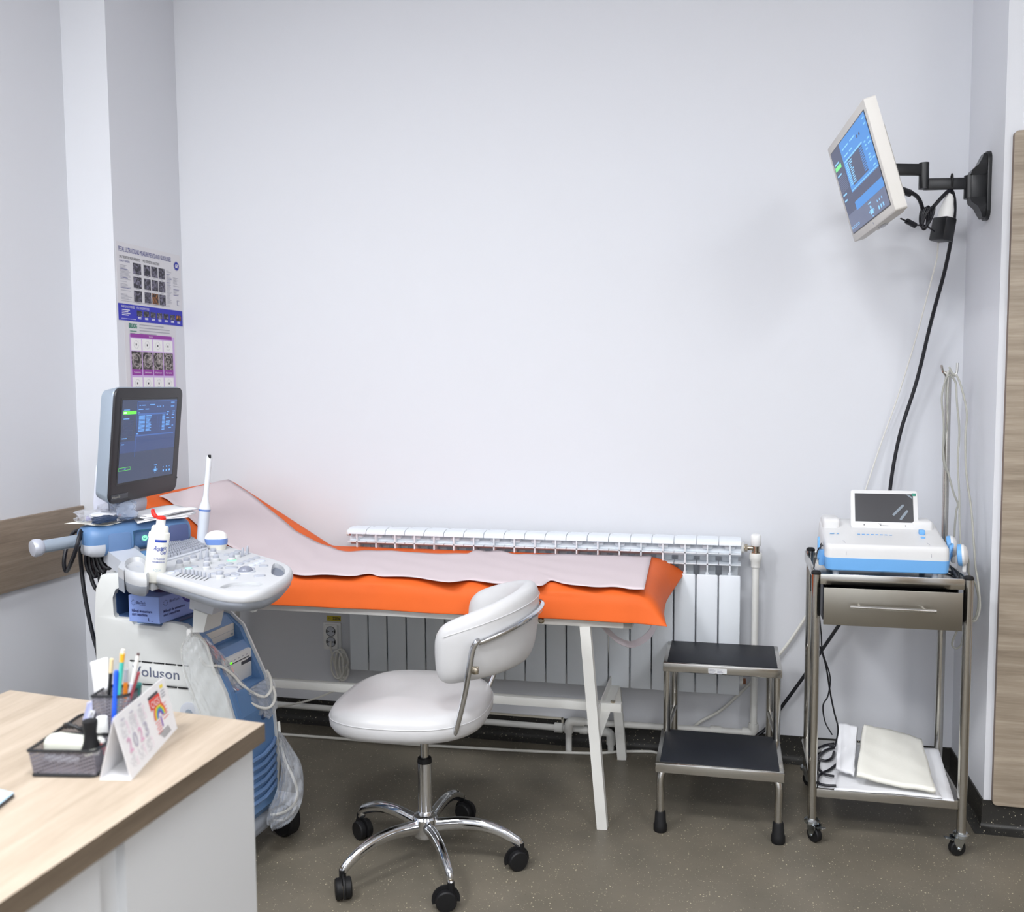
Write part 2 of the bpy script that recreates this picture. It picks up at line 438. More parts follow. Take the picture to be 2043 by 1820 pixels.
# unseen oak door and panels, added to darken steel reflections and cut fill
b = MB(); b.b2((1.35, YB, .0), (2.3, YB + .04, 2.1), .004); d1_ = struct(b.obj('added_door_1', OAKP)); b = MB(); b.cyl((1.45, YB + .04, 1.05), (1.45, YB + .09, 1.05), .01); b.cyl((1.45, YB + .09, 1.05), (1.57, YB + .09, 1.05), .009); b.obj('added_door_handle', STEEL, d1_)
b = MB(); b.b2((XRR - .018, -4.6, .09), (XRR, -1.0, 2.16)); struct(b.obj('added_dark_panel_right', OAKP))
b = MB(); b.b2((XL, YB + .01, .09), (-1.6, YB + .03, 2.16)); struct(b.obj('added_dark_panel_behind', OAKP))
# skirting: coved vinyl
def skirt(name, pts, h=.1, nrm=None):
    b = MB(); prof = [(.0, h), (.005, h), (.006, .03), (.012, .012), (.03, .002), (.03, 0), (0, 0)]
    rings = []
    for p, n in pts: rings.append([V((p[0], p[1], 0)) + V(n) * o + V((0, 0, z)) for o, z in prof])
    b.loft(rings); return struct(b.obj(name, SKIRT, angle=60))
skirt('baseboard_back', [((XP, 0), (0, -1, 0)), ((XR, 0), (0, -1, 0))])
skirt('baseboard_left', [((XP, YP), (1, 0, 0)), ((XP, 0), (1, 0, 0))])
skirt('baseboard_right', [((XR, 0), (-1, 0, 0)), ((XR, YR), (-1, -1, 0)), ((XRR, YR), (0, -1, 0))])
# oak bumper rail on the left wall, oak panel on the right
b = MB(); b.b2((XL, -3.6, .713), (XL + .018, -.447, .964), .002)
struct(b.obj('trim_1', OAKW), 'grey oak bumper board along the left wall', 'wall board')
b = MB(); M = frame((.822 + 1.0, YR, (2.158 + .092) / 2), (1, 0, 0), (0, 0, 1))
b.prism(rrect(2.0, 2.158 - .092, .012, 3), frame((1.822, YR, 1.125), (1, 0, 0), (0, 0, 1), (0, -1, 0)), .018)
o = b.obj('trim_2', [OAKP, OAKEDGE]); struct(o, 'tall oak panel on the wall beside the trolley', 'wall panel')
for p in o.data.polygons:
    if abs(p.normal.y) < .5: p.material_index = 1

# pale strip edging above the skirting under the couch
b = MB(); b.b2((-1.1, -.012, .098), (-.62, -.002, .104)); b.b2((-.625, -.012, .06), (-.617, -.002, .104))
struct(b.obj('trim_3', mat('cream_strip', (206, 200, 184), .5)))

# ------------------------------------------------------------------ posters
S1 = scan_mat('scan_print', (38, 36, 46), (150, 146, 168), 60)
S2 = scan_mat('scan_print_warm', (24, 20, 20), (222, 140, 60), 45)
S3 = scan_mat('scan_print_pale', (40, 34, 32), (206, 196, 192), 42)
PURP = mat('poster_purple', (150, 60, 160), .6); LILA = mat('poster_lilac', (206, 176, 224), .6)
PBLUE = mat('poster_blue', (48, 52, 178), .6); PGREEN = mat('poster_green', (60, 130, 110), .6)
PGREY = mat('poster_paper', (216, 215, 218), .6); GEB = mat('badge_blue', (22, 40, 160), .5)
PX0 = XP + .0006
YH, ZH = V((0, 1, 0)), V((0, 0, 1))
def yz(x, y, k=0.0, s=5.686, ox=180, oy=470):
    p = PX(ox + x / s, oy + y / s, X=PX0); return V((PX0 + k, p.y, p.z))
def rect(b, m, y0, z0, y1, z1, k): 
    b.m = m; b.poly([V((PX0 + k, y0, z0)), V((PX0 + k, y1, z0)), V((PX0 + k, y1, z1)), V((PX0 + k, y0, z1))])
b = MB(); b.open = True
P1 = [PGREY, PBLUE, S1, S2, INKB, INKG, WHITE, GEB, INKK]
b.m = 0; b.b2((XP, -.434, 1.672), (XP + .0008, -.012, 1.966))
ya, yb_ = -.434, -.012
def Yp(f): return ya + (yb_ - ya) * f
def Zp(f): return 1.966 - (1.966 - 1.672) * f     # f from the top edge
k = .0009
rect(b, 1, Yp(0), Zp(1), Yp(1), Zp(.785), k)
b.m = 4; b.text('FETAL ULTRASOUND MEASUREMENTS AND GUIDELINES', (PX0 + k, Yp(.035), Zp(.118)), YH, ZH, width=.42 * .80, height=.0185)
b.m = 8; b.text('2ND TRIMESTER MEASUREMENTS', (PX0 + k, Yp(.04), Zp(.205)), YH, ZH, width=.42 * .30, height=.011)
b.text('MID TRIMESTER ANATOMY', (PX0 + k, Yp(.385), Zp(.205)), YH, ZH, width=.42 * .26, height=.011)
b.m = 4; b.text('QUALITY CRITERIA', (PX0 + k, Yp(.04), Zp(.25)), YH, ZH, width=.42 * .15, height=.007)
for r in range(3):
    z1 = Zp(.235 + r * .18); z0 = Zp(.235 + r * .18 + .145)
    for y0, y1 in ((.235, .355), (.395, .495), (.51, .61), (.625, .725)):
        rect(b, 3 if (r == 2 and y0 == .51) else 2, Yp(y0), z0, Yp(y1), z1, k)
        rect(b, 5, Yp(y0 + .03), z0 - .0052, Yp(y1 - .03), z0 - .003, k)
rr = random.Random(3)
for cx, w, f0, f1 in ((.045, .16, .29, .74), (.75, .09, .25, .74), (.86, .10, .33, .62)):
    f = f0
    while f < f1:
        if rr.random() < .86: rect(b, 5 if rr.random() < .9 else 4, Yp(cx), Zp(f + .006), Yp(cx + w * rr.uniform(.45, 1)), Zp(f), k)
        f += .016
rect(b, 5, Yp(.05), Zp(.752), Yp(.8), Zp(.747), k)
for f in (.645, .71): rect(b, 4, Yp(.915), Zp(f + .004), Yp(.955), Zp(f), k)
rect(b, 4, Yp(.915), Zp(.71), Yp(.92), Zp(.645), k)
# round blue badge with its white monogram
b.m = 7; c = V((PX0 + k, Yp(.925), Zp(.16)))
b.poly([c + YH * .0185 * math.cos(a * math.pi / 16) + ZH * .0185 * math.sin(a * math.pi / 16) for a in range(32)])
b.m = 6
for a in range(32):
    if a % 8 in (0,): continue
    p = [c + V((.0002, 0, 0)) + (YH * math.cos(t) + ZH * math.sin(t)) * q for q, t in ((.0166, a * math.pi / 16), (.0174, a * math.pi / 16), (.0174, (a + 1) * math.pi / 16), (.0166, (a + 1) * math.pi / 16))]
    b.poly(p)
b.text('GE', c + V((.0002, 0, -.0065)), YH, ZH, width=.021, height=.0135, align='C', shear=.2, bold=.03)
b.text('IMAGE QUALITY PROCESS', (PX0 + k + .0002, Yp(.04), Zp(.835)), YH, ZH, width=.42 * .2, height=.009)
b.text('FETAL SONOGRAPHY TOOLS', (PX0 + k + .0002, Yp(.265), Zp(.835)), YH, ZH, width=.42 * .19, height=.009)
for i in range(4): rect(b, 6, Yp(.05), Zp(.868 + i * .022), Yp(.05 + rr.uniform(.09, .13)), Zp(.858 + i * .022), k + .0002)
rect(b, 6, Yp(.04), Zp(.978), Yp(.25), Zp(.974), k + .0002)
for i in range(7):
    y0 = .265 + i * .104
    rect(b, 3 if i == 6 else 2, Yp(y0), Zp(.928), Yp(y0 + .084), Zp(.852), k + .0002)
    for j in range(2): rect(b, 6, Yp(y0 + .018), Zp(.949 + j * .015), Yp(y0 + .066), Zp(.940 + j * .015), k + .0002)
tag(b.obj('wall_poster', P1, smooth=False), 'grey and blue fetal ultrasound measurement poster above the purple chart', 'poster')
# second sheet: purple chart
b = MB(); b.open = True
b.m = 0; b.b2((XP, -.40, 1.18), (XP + .0006, -.062, 1.670))
k = .0008
b.m = 4; b.text('SRUOG', (PX0 + k, -.374, 1.646), YH, ZH, width=.05, height=.017, bold=.05)
for i in range(3): rect(b, 4, -.368 , 1.632 - i * .009, -.368 + (.042, .03, .05)[i], 1.635 - i * .009, k)
for i in range(4): rect(b, 5, -.308, 1.659 - i * .0115, -.308 + (.16, .20, .20, .11)[i], 1.6625 - i * .0115, k)
y0, y1 = -.372, -.083
rect(b, 2, y0, 1.20, y1 + .006, 1.6215, k); rect(b, 1, y0 + .004, 1.610, y1 - .012, 1.625, k + .0002)
b.m = 3; b.text('IMAGINI', (PX0 + k + .0004, (y0 + y1) / 2 - .01, 1.614), YH, ZH, height=.005, align='C')
cw = (y1 - y0 - .01) / 4
for r in range(3):
    zt = 1.606 - r * .150
    for i in range(4):
        a = y0 + .008 + i * cw; e = a + cw - .006
        rect(b, 3, a, zt - .046, e, zt, k + .0002)
        rect(b, 6, a, zt - .118, e, zt - .050, k + .0002)
        rect(b, 1, a, zt - .142, e, zt - .118, k + .0002)
        b.m = 3; b.text(('Transventricular', 'Abdomen', 'Femur', 'Cerebel')[i], (PX0 + k + .0004, (a + e) / 2, zt - .133), YH, ZH, width=cw * .62, height=.006, align='C')
        b.m = 5; c = V((PX0 + k + .0004, (a + e) / 2, zt - .023))
        for q in range(20):
            t0, t1 = q * math.pi / 10, (q + 1) * math.pi / 10
            if (q + i) % 7 == 0: continue
            b.poly([c + (YH * math.cos(t) + ZH * math.sin(t)) * R for R, t in ((.0145, t0), (.0155, t0), (.0155, t1), (.0145, t1))])
        rect(b, 7, c.y - .004, c.z - .004, c.y + .003, c.z + .004, k + .0004)
        # the pale oval outline of each scan
        b.m = 8; c = V((PX0 + k + .0004, (a + e) / 2, zt - .084)); rx, rz = cw * .36, .027
        for q in range(20):
            t0, t1 = q * math.pi / 10, (q + 1) * math.pi / 10
            b.poly([c + YH * math.cos(t) * rx * g + ZH * math.sin(t) * rz * g for g, t in ((.88, t0), (1, t0), (1, t1), (.88, t1))])
tag(b.obj('wall_chart', [PGREY, PURP, LILA, WHITE, PGREEN, INKG, S3, INKK, mat('scan_outline', (176, 166, 164), .6)], smooth=False), 'white sheet with purple grid of scans below the blue poster', 'poster')

# ------------------------------------------------------------------ radiator
rad = thing('radiator', (-.7, -.08, .28), 'white sectional panel radiator on the back wall behind the couch', 'radiator')
X0, DX, NS = -1.4655, .08, 19
def section():
    b = MB()
    b.b2((-.038, -.128, .281), (.038, -.117, .723), .005)                    # front plate
    cap = [(-.128, .832), (-.1275, .838), (-.124, .845), (-.113, .851), (-.085, .854), (-.07, .854), (-.07, .849), (-.110, .845), (-.119, .840), (-.122, .832)]
    b.loft([[V((x, y, z)) for y, z in cap] for x in (-.0385, .0385)])
    b.b2((-.0025, -.126, .715), (.0025, -.05, .842))                          # fin
    for z in (.801, .761): b.b2((-.0385, -.126, z - .002), (.0385, -.052, z + .002))
    b.b2((-.006, -.118, .30), (.006, -.05, .73))                              # web
    b.b2((-.030, -.062, .30), (.030, -.045, .80), .006)                       # water column
    b.b2((-.036, -.05, .842), (.036, -.036, .852), .003)
    b.cyl((-.04, -.078, .805), (.04, -.078, .805), .022, n=16); b.cyl((-.04, -.078, .32), (.04, -.078, .32), .022, n=16)
    b.b2((-.02, -.11, .812), (.02, -.05, .83), .008)
    return b
sb = section()
s0 = None
for i in range(NS):
    x = X0 + DX * (i + .5)
    if s0 is None:
        s0 = sb.obj('section', RADW, None); base = s0
        s0.parent = rad; s0.location = (x + .7, .08, -.28)
    else:
        c = s0.copy(); COL.objects.link(c); c.parent = rad; c.location = (x + .7, .08, -.28)
xe = X0 + DX * NS
b = MB(); b.cyl((X0 - .004, -.078, .828), (X0 - .02, -.078, .828), .012, n=6); b.m = 1; b.cyl((X0, -.078, .828), (X0 - .006, -.078, .828), .014); 
b.obj('end_plug', [PIPEW, mat('red_seal', (150, 50, 30), .5)], rad)
b = MB(); b.cyl((xe, -.078, .32), (xe + .012, -.078, .32), .018); b.m = 1; b.cyl((xe + .012, -.078, .32), (xe + .022, -.078, .32), .011, n=6)
b.obj('end_plug', [PIPEW, mat('brass', (120, 80, 60), .35, 1.)], rad)
b = MB(); b.lathe([(.02, 0), (.02, .008), (.015, .010)], (xe, -.078, .818), (1, 0, 0)); b.obj('bushing', PIPEW, rad)
b = MB(); b.cyl((xe + .008, -.078, .818), (xe + .05, -.078, .818), .0085); b.cyl((xe + .012, -.078, .818), (xe + .022, -.078, .818), .014, n=6)
b.cyl((.106, -.078, .795), (.106, -.078, .832), .013); b.cyl((.106, -.078, .79), (.106, -.078, .803), .017, n=6); b.obj('valve_body', NICKEL, rad)
b = MB(); b.lathe([(.016, 0), (.0185, .004), (.0185, .036), (.015, .041)], (.106, -.083, .828), (0, -.1, 1)); b.obj('valve_knob', WHITE, rad)

pipe = thing('heating_pipe', (.105, -.05, 0), 'white plastic heating pipe dropping from the radiator valve then along skirting', 'pipe')
b = MB(); b.cyl((.106, -.078, .80), (.106, -.078, .13), .0125)
b.obj('riser', PIPEW, pipe)
b = MB(); b.lathe([(.021, 0), (.023, .006), (.023, .022), (.018, .03), (.0165, .052)], (.106, -.078, .80), (0, 0, -1)); b.obj('coupling', PIPEW, pipe)
b = MB(); b.lathe([(.018, 0), (.018, .02)], (.106, -.078, .16), (0, 0, -1)); b.obj('coupling', PIPEW, pipe)
b = MB(); b.tube(fillet([(.106, -.078, .165), (.106, -.078, .128), (.065, -.078, .128)], .02), .0175, 14); b.obj('elbow', PIPEW, pipe)
b = MB(); b.cyl((.08, -.078, .128), (-.56, -.078, .120), .012); b.obj('horizontal_run', PIPEW, pipe)
b = MB(); b.cyl((-.01, -.078, .127), (-.05, -.078, .1265), .0165); b.obj('coupling', PIPEW, pipe)
b = MB(); b.tube(fillet([(-.535, -.078, .12), (-.585, -.078, .12), (-.585, -.078, .075)], .022), .0175, 14); b.lathe([(.0165, 0), (.0165, .012)], (-.535, -.078, .12), (1, 0, 0)); b.cyl((-.585, -.078, .08), (-.585, -.078, 0), .0125); b.obj('elbow', PIPEW, pipe)
pipe = thing('heating_pipe', (-1.2, -.055, 0), 'lower white heating pipe running along skirting behind the swivel chair', 'pipe')
b = MB(); b.cyl((-2.15, -.05, .088), (-.46, -.05, .078), .012); b.obj('horizontal_run', PIPEW, pipe)
b = MB(); b.lathe([(.019, 0), (.019, .03), (.016, .034)], (-.645, -.05, .0795), (1, 0, 0)); b.obj('coupling', PIPEW, pipe)
b = MB(); b.lathe([(.0165, 0), (.0165, .03)], (-.545, -.05, .079), (1, 0, 0)); b.tube(fillet([(-.48, -.05, .078), (-.425, -.05, .078), (-.425, -.05, .03)], .022), .0175, 14); b.cyl((-.425, -.05, .03), (-.425, -.05, 0), .0125); b.obj('elbow', PIPEW, pipe)

# ------------------------------------------------------------------ wall socket, its label and the coiled flex
sk = thing('wall_socket', (-1.592, 0, .32), 'white double wall socket under the yellow voltage label', 'socket')
b = MB(); b.prism(rrect(.078, .116, .006), frame((-1.593, 0, .379), (1, 0, 0), (0, 0, 1), (0, -1, 0)), .010, .003); b.prism(rrect(.058, .1, .004), frame((-1.593, -.009, .379), (1, 0, 0), (0, 0, 1), (0, -1, 0)), .012, .002); b.obj('plate', WHITE, sk)
for z in (.402, .358):
    b = MB(); b.lathe([(.0215, .0), (.0215, .0015), (.019, .0015), (.019, -.006)], (-1.593, -.0205, z), (0, -1, 0), cap=False); b.m = 1; b.lathe([(.019, 0), (.019, .001)], (-1.593, -.0205, z), (0, -1, 0))
    for sx in (-1, 1): b.m = 2; b.cyl((-1.593 + sx * .009, -.0213, z), (-1.593 + sx * .009, -.0222, z), .0028, n=8); b.b2((-1.593 + sx * .017 - .003, -.0225, z - .006), (-1.593 + sx * .017 + .003, -.021, z + .006))
    b.obj('outlet', [DARKG, MLGREY, BLKP], sk)
b = MB(); b.m = 0; b.b2((-1.618, -.001, .441), (-1.556, 0, .463)); b.m = 1
b.text('220V', (-1.592, -.0012, .4465), (1, 0, 0), (0, 0, 1), width=.034, height=.0125, bold=.03)
b.text('+', (-1.612, -.0012, .448), (1, 0, 0), (0, 0, 1), height=.01)
tag(b.obj('voltage_label', [mat('yellow_label', (196, 176, 34), .5), INKK], smooth=False), 'yellow 220V sticker on the wall above the white socket', 'label')
b = MB(); pts = []
r5 = random.Random(5)
for i in range(7 * 14):
    a = i / 14 * 2 * math.pi; j = i // 14
    w = .022 + .010 * math.sin(j * 2.1); h = .058 + .008 * math.cos(j * 1.7)
    pts.append((-1.560 + j * .006 - .02 * math.sin(a) * .3 + w * math.cos(a), -.03 - .02 * math.sin(j * 1.3) ** 2 - .006 * math.cos(a), .272 + h * math.sin(a) + .012 * math.cos(a)))
b.tube(cr([(-1.593, -.012, .358), (-1.585, -.045, .345)] + pts[10:] , 2), .0042, 8)
tag(b.obj('coiled_flex', CABW), 'coiled white flex hanging below the double wall socket', 'cable')

# ------------------------------------------------------------------ flex along the floor
b = MB()
b.tube(cr([PX(548, 1412, Y=-.18), PX(600, 1402, Y=-.12), PX(640, 1390, Y=-.09), PX(690, 1368, Y=-.06)], 6), .004, 8)
tag(b.obj('power_flex', CABW), 'short white flex rising from the ultrasound machine to the socket', 'cable')
b = MB()
fp = [(560, 1465), (680, 1474), (800, 1484), (930, 1492), (1060, 1499), (1180, 1503), (1240, 1500), (1300, 1488), (1340, 1474)]
pts = [PX(x, y, Z=.006) for x, y in fp]
pts = [V((p.x, min(p.y, -.03), .006)) for p in pts]
pts += [PX(1390, 1446, Y=-.03), PX(1440, 1416, Y=-.025), PX(1490, 1370, Y=-.02), PX(1560, 1300, Y=-.02), PX(1612, 1225, Y=-.02)]
b.tube(cr(pts, 6), .0055, 8)
tag(b.obj('floor_cable', CABW), 'long white cable crossing the floor and climbing behind the step stool', 'cable')

# ------------------------------------------------------------------ examination couch
CZ = .915
bed = thing('examination_couch', (-1.16, -.39, 0), 'white framed examination couch with raised head end under the orange sheet', 'couch')
BX0, BX1, BY0, BY1 = -2.03, -.281, -.683, -.10
b = MB()
b.b2((BX0, BY0, .655), (BX1, BY0 + .03, .696), .002); b.b2((BX0, BY1 - .03, .655), (BX1, BY1, .696), .002)
b.b2((BX0, BY0, .655), (BX0 + .03, BY1, .696), .002); b.b2((BX1 - .03, BY0, .655), (BX1, BY1, .696), .002)
b.b2((BX0 + .02, BY0 + .02, .668), (BX1 - .02, BY1 - .02, .694))
b.obj('frame', WPAINT, bed)
for (xt, xb) in ((-.430, -.375), (-1.978, -2.005)):
    for y in (BY0 - .004 + .017, BY1 - .005):
        b = MB(); sq = [(-1, -1), (1, -1), (1, 1), (-1, 1)]
        b.tube([(xt, y, .656), (xb, y, 0)], .0165, prof=sq, up=(0, 1, 0)); b.obj('leg', WPAINT, bed)
    f = .36; xm = xt + (xb - xt) * (1 - .30 / .656)
    b = MB(); b.b2((xm - .017, BY0 + .01, .285), (xm - .013, BY1 - .01, .325)); b.b2((xm - .017, BY0 + .01, .285), (xm + .017, BY1 - .01, .289)); b.obj('crossbar', WPAINT, bed)
b = MB(); b.b2((-1.99, -.415, .288), (-.345, -.385, .318), .002); b.obj('stretcher', WPAINT, bed)
b = MB(); b.cyl((-.375, -.40, .318), (-.375, -.40, .324), .009, n=6); b.obj('bolt', NICKEL, bed); b = MB(); b.lathe([(.011, 0), (.006, .004)], (-.57, BY0, .668), (0, -1, 0), 12); b.obj('bolt', NICKEL, bed)
b = MB(); b.b2((-1.545, BY0 + .012, .696), (BX1 + .012, BY1 - .012, .768), .02, 3); b.obj('mattress', ORANGE, bed)
HX, HZ, TX, TZ = -1.545, .768, -1.985, 1.026
e = V((TX - HX, 0, TZ - HZ)).normalized(); nn = V((-e.z * -1, 0, -e.x)) ; nn = V((e.z, 0, -e.x))
b = MB(frame((HX, BY0 + .012, HZ), e, (0, 1, 0))); L = V((TX - HX, 0, TZ - HZ)).length
zs = -1 if b.M.col[2].z > 0 else 1
b.b2((0, 0, zs * .0), (L, BY1 - BY0 - .024, zs * .07), .02, 3); b.obj('backrest', ORANGE, bed)
b = MB(frame((HX, BY0 + .02, HZ), e, (0, 1, 0))); b.b2((.02, 0, zs * .07), (L - .02, BY1 - BY0 - .04, zs * .088), .003); b.obj('backrest_board', WPAINT, bed)
for y in (BY0 + .06, BY1 - .06): b.tube([(-1.78, y, .86), (-1.86, y, .69)], .011, 8)
# white strap loop under the foot end
b = MB()
lp = [PX(1200, 1244, Y=-.60), PX(1215, 1262, Y=-.60), PX(1236, 1279, Y=-.58), PX(1260, 1286, Y=-.54), PX(1284, 1276, Y=-.48), PX(1300, 1260, Y=-.42), PX(1306, 1244, Y=-.38)]
b.tube(cr(lp, 5), 1, prof=[(-.0012, -.011), (.0012, -.011), (.0012, .011), (-.0012, .011)], up=(0, -.3, 1)); b.obj('strap', mat('grey_strap', (206, 198, 204), .7), bed)

# orange sheet
rs = random.Random(11)
def sheet_pt(a, t):
    """a: metres from the foot edge of the mattress (negative = the overhang), t 0 far hem .. 1 near hem"""
    tk = [(0, -.074, -.055), (.06, -.088, -.006), (.10, -.104, .010), (.5, -.39, .012), (.80, -.655, .010), (.86, -.690, -.004), (.90, -.700, -.028), (1, -.710, -.088)]
    for (t0, y0, d0), (t1, y1, d1) in zip(tk, tk[1:]):
        if t <= t1 + 1e-9:
            f = (t - t0) / (t1 - t0); y = y0 + (y1 - y0) * f; dz = d0 + (d1 - d0) * f; break
    x_f = BX1 + .012
    flat = x_f - HX
    if a < 0:
        q = -a / .115
        hem = [(0, PX(1364, 1148, Y=-.085)), (.10, PX(1366, 1144, Y=-.10)), (.3, PX(1343, 1178, Y=-.27)), (.5, PX(1329, 1199, Y=-.41)), (.66, PX(1323, 1222, Y=-.54)), (.80, PX(1326, 1238, Y=-.665)), (.9, PX(1329, 1247, Y=-.70)), (1, PX(1332, 1251, Y=-.712))]
        for (t0, h0), (t1, h1) in zip(hem, hem[1:]):
            if t <= t1 + 1e-9: h = h0.lerp(h1, (t - t0) / (t1 - t0)); break
        top = V((x_f, y, .768 + dz)); c = top.lerp(h, .42)
        mid = abs(t - .5) / .5
        c.x += .030 * (1 - mid ** 2); c.z += .034 * (1 - mid ** 4)
        return top * (1 - q) ** 2 + c * 2 * q * (1 - q) + h * q * q
    if a <= flat:
        x = x_f - a; z = .768 + dz; n = V((0, 0, 1))
        w = .0
        if t > .86: w = .004 * math.sin(a * 9 + t * 3) + .003 * math.sin(a * 21)
        return V((x, y - w, z))
    f = a - flat
    k = min(f / .08, 1.); 
    if f <= L:
        p = V((HX, y, HZ)) + e * f + nn * dz
        if dz < -.02: p.z = p.z
        return p
    g = f - L
    return V((TX, y, TZ)) + e * .012 + nn * (dz - g)
flat = BX1 + .012 - HX
As = [-.115 + .115 * i / 10 for i in range(10)] + [flat * i / 40 for i in range(41)] + [flat + L * i / 14 for i in range(1, 15)] + [flat + L + .06 * i / 4 for i in range(1, 5)]
Ts = [0, .03, .06, .08, .10, .2, .3, .4, .5, .6, .7, .76, .80, .83, .86, .88, .90, .92, .94, .96, .98, 1]
b = MB(); b.open = True
vs = [sheet_pt(a, t) for a in As for t in Ts]; n = len(Ts)
b.add(vs, [[i * n + j, (i + 1) * n + j, (i + 1) * n + j + 1, i * n + j + 1] for i in range(len(As) - 1) for j in range(n - 1)])
o = b.obj('couch_sheet', ORANGE, angle=80, sub=1, solid=.0025, soff=1.)
tag(o, 'orange vinyl sheet draped over the examination couch', 'sheet')

# strip of crepe paper
ZP = .7845
def onback(x, y): return PP(x, y, V((HX, 0, HZ)) + nn * .0165, nn)
near = [onback(*p) for p in ((318, 992), (340, 1004), (370, 1028), (410, 1062), (450, 1088))] + [PX(x, y, Z=ZP) for x, y in ((540, 1135), (590, 1147), (640, 1149), (700, 1152), (738, 1147), (765, 1151), (830, 1155), (895, 1165), (938, 1158), (985, 1166), (1040, 1168), (1078, 1171), (1098, 1160), (1128, 1167), (1180, 1174), (1218, 1172), (1250, 1176), (1285, 1179))]
far = [onback(*p) for p in ((456, 957), (500, 988), (545, 1024), (590, 1060), (632, 1091))] + [PX(x, y, Z=ZP) for x, y in ((650, 1097), (670, 1099), (700, 1101), (735, 1100), (770, 1102), (800, 1101), (835, 1104), (890, 1107), (930, 1107), (948, 1098), (970, 1101), (1000, 1102), (1028, 1107), (1060, 1106), (1110, 1108), (1180, 1109), (1240, 1110), (1300, 1110))]
def along(pts, f):
    k = f * (len(pts) - 1); i = min(int(k), len(pts) - 2); return pts[i].lerp(pts[i + 1], k - i)
nc = cr(near, 4); fc = cr(far, 4)
b = MB(); b.open = True
def paper(u, v):
    p = along(nc, u); q = along(fc, u); r = p.lerp(q, v)
    ed = (2 * abs(v - .5)) ** 4
    w = .0022 * math.sin(u * 60 + v * 5) * math.sin(u * 23 + 1) * ed + .0012 * math.sin(v * 17 + u * 40)
    r.z += .0026 + w
    # the strip lies smoothly through the fold
    if HX - .10 < r.x < HX + .09:
        g = (r.x - (HX + .09)) / -.19; r.z += .016 * (4 * g * (1 - g))
    return r
b.grid(paper, 110, 16)
o = b.obj('paper_strip', PAPER, angle=80, solid=.0012, soff=1.)
tag(o, 'pale pink crepe paper strip laid along the orange sheet', 'paper')

# ------------------------------------------------------------------ swivel chair
ch = thing('swivel_chair', (-.862, -.99, 0), 'white leatherette swivel chair with chrome five-star base', 'chair')
CC = V((-.862, -.99, 0))
b = MB(); b.lathe([(.026, .075), (.034, .082), (.037, .10), (.037, .122), (.038, .138), (.034, .144), (.025, .147), (.0235, .155), (.0215, .158)], CC, n=28); b.lathe([(.0215, .155), (.0215, .306)], CC, n=28); b.obj('hub', CHROME, ch)
b = MB(); b.lathe([(.0215, .303), (.022, .308), (.020, .318), (.013, .319)], CC, n=24); b.obj('collar', RUB, ch)
b = MB(); b.lathe([(.0125, .31), (.0125, .42), (.03, .425)], CC, n=20); b.obj('gas_lift', STEEL, ch)
def caster(parent, p, a, r=.029):
    d = V((math.cos(a), math.sin(a), 0)); s = V((-d.y, d.x, 0)); c = V((p[0], p[1], r)) + d * .014
    q = MB()
    for k in (-1, 1):
        q.lathe([(r * .55, -.0035), (r, -.008), (r, .006), (r * .9, .0095), (r * .3, .0105)], c + s * k * .0125, s * k, 22)
    hood = []
    for i in range(13):
        t = math.radians(-20 + 215 * i / 12); hood.append(c + d * math.cos(t) * (r + .003) + V((0, 0, 1)) * math.sin(t) * (r + .003))
    q.tube(hood, 1, prof=[(-.003, -.007), (.002, -.007), (.002, .007), (-.003, .007)], up=s)
    q.cyl((p[0], p[1], r * 1.2), (p[0], p[1], r * 2 + .018), .010, n=14)
    w = q.obj('caster', RUB, parent)
    m = MB(); m.cyl((p[0], p[1], r * 2 + .012), (p[0], p[1], r * 2 + .026), .006, n=10); m.obj('stem', NICKEL, w)
for k, (ang, R, ca) in enumerate(((-126, .285, -60), (-57, .272, 200), (5, .288, 215), (84, .288, -20), (158, .272, -35))):
    a = math.radians(ang); d = V((math.cos(a), math.sin(a), 0))
    prof = [(.022, .112), (.06, .118), (.11, .124), (.16, .123), (.20, .115), (.232, .103), (.256, .090), (R - .012, .078), (R - .004, .068)]
    pts = cr([CC + d * q + V((0, 0, z)) for q, z in prof], 4); m = len(pts)
    q = MB(); q.tube(pts, [.0225 - .009 * (i / m) for i in range(m)], prof=[(math.cos(t * math.pi / 8) * (.95), math.sin(t * math.pi / 8) * .72) for t in range(16)])
    q.obj('base_arm', CHROME, ch)
    caster(ch, CC + d * (R - .002), math.radians(ca))
# seat
SCX, SCY = -.905, -.955
def superell(a, b_, n, k=48, rot=0., front=0.):
    o = []
    for i in range(k):
        t = 2 * math.pi * i / k; c, s_ = math.cos(t), math.sin(t)
        x = a * math.copysign(abs(c) ** (2 / n), c); y = b_ * math.copysign(abs(s_) ** (2 / n), s_)
        if x > 0: y *= 1 - .10 * (x / a) ** 2
        o.append((x * math.cos(rot) - y * math.sin(rot), x * math.sin(rot) + y * math.cos(rot)))
    return o
ol = superell(.232, .240, 2.9, 56, math.radians(4))
rings = []
for f, z in ((.86, .424), (.955, .432), (.995, .447), (1.0, .465), (.985, .484), (.95, .496), (.86, .503), (.6, .507), (.3, .508)):
    rings.append([V((SCX + x * f, SCY + y * f, z - .010 * max(0., (-x - .12) / .1) ** 2 * (1 if z > .45 else 0))) for x, y in ol])
b = MB(); b.loft(rings); seat = b.obj('seat', LEATH, ch, angle=70)
b = MB(); b.tube([V((SCX + x * .9985, SCY + y * .9985, .474 - .010 * max(0., (-x - .12) / .1) ** 2)) for x, y in ol], .0012, 6, closed=True); b.obj('piping', SEAM, seat)
b = MB(); b.b2((SCX - .08, SCY - .12, .412), (SCX + .14, SCY + .10, .426), .003); b.obj('seat_plate', BLKP, ch)
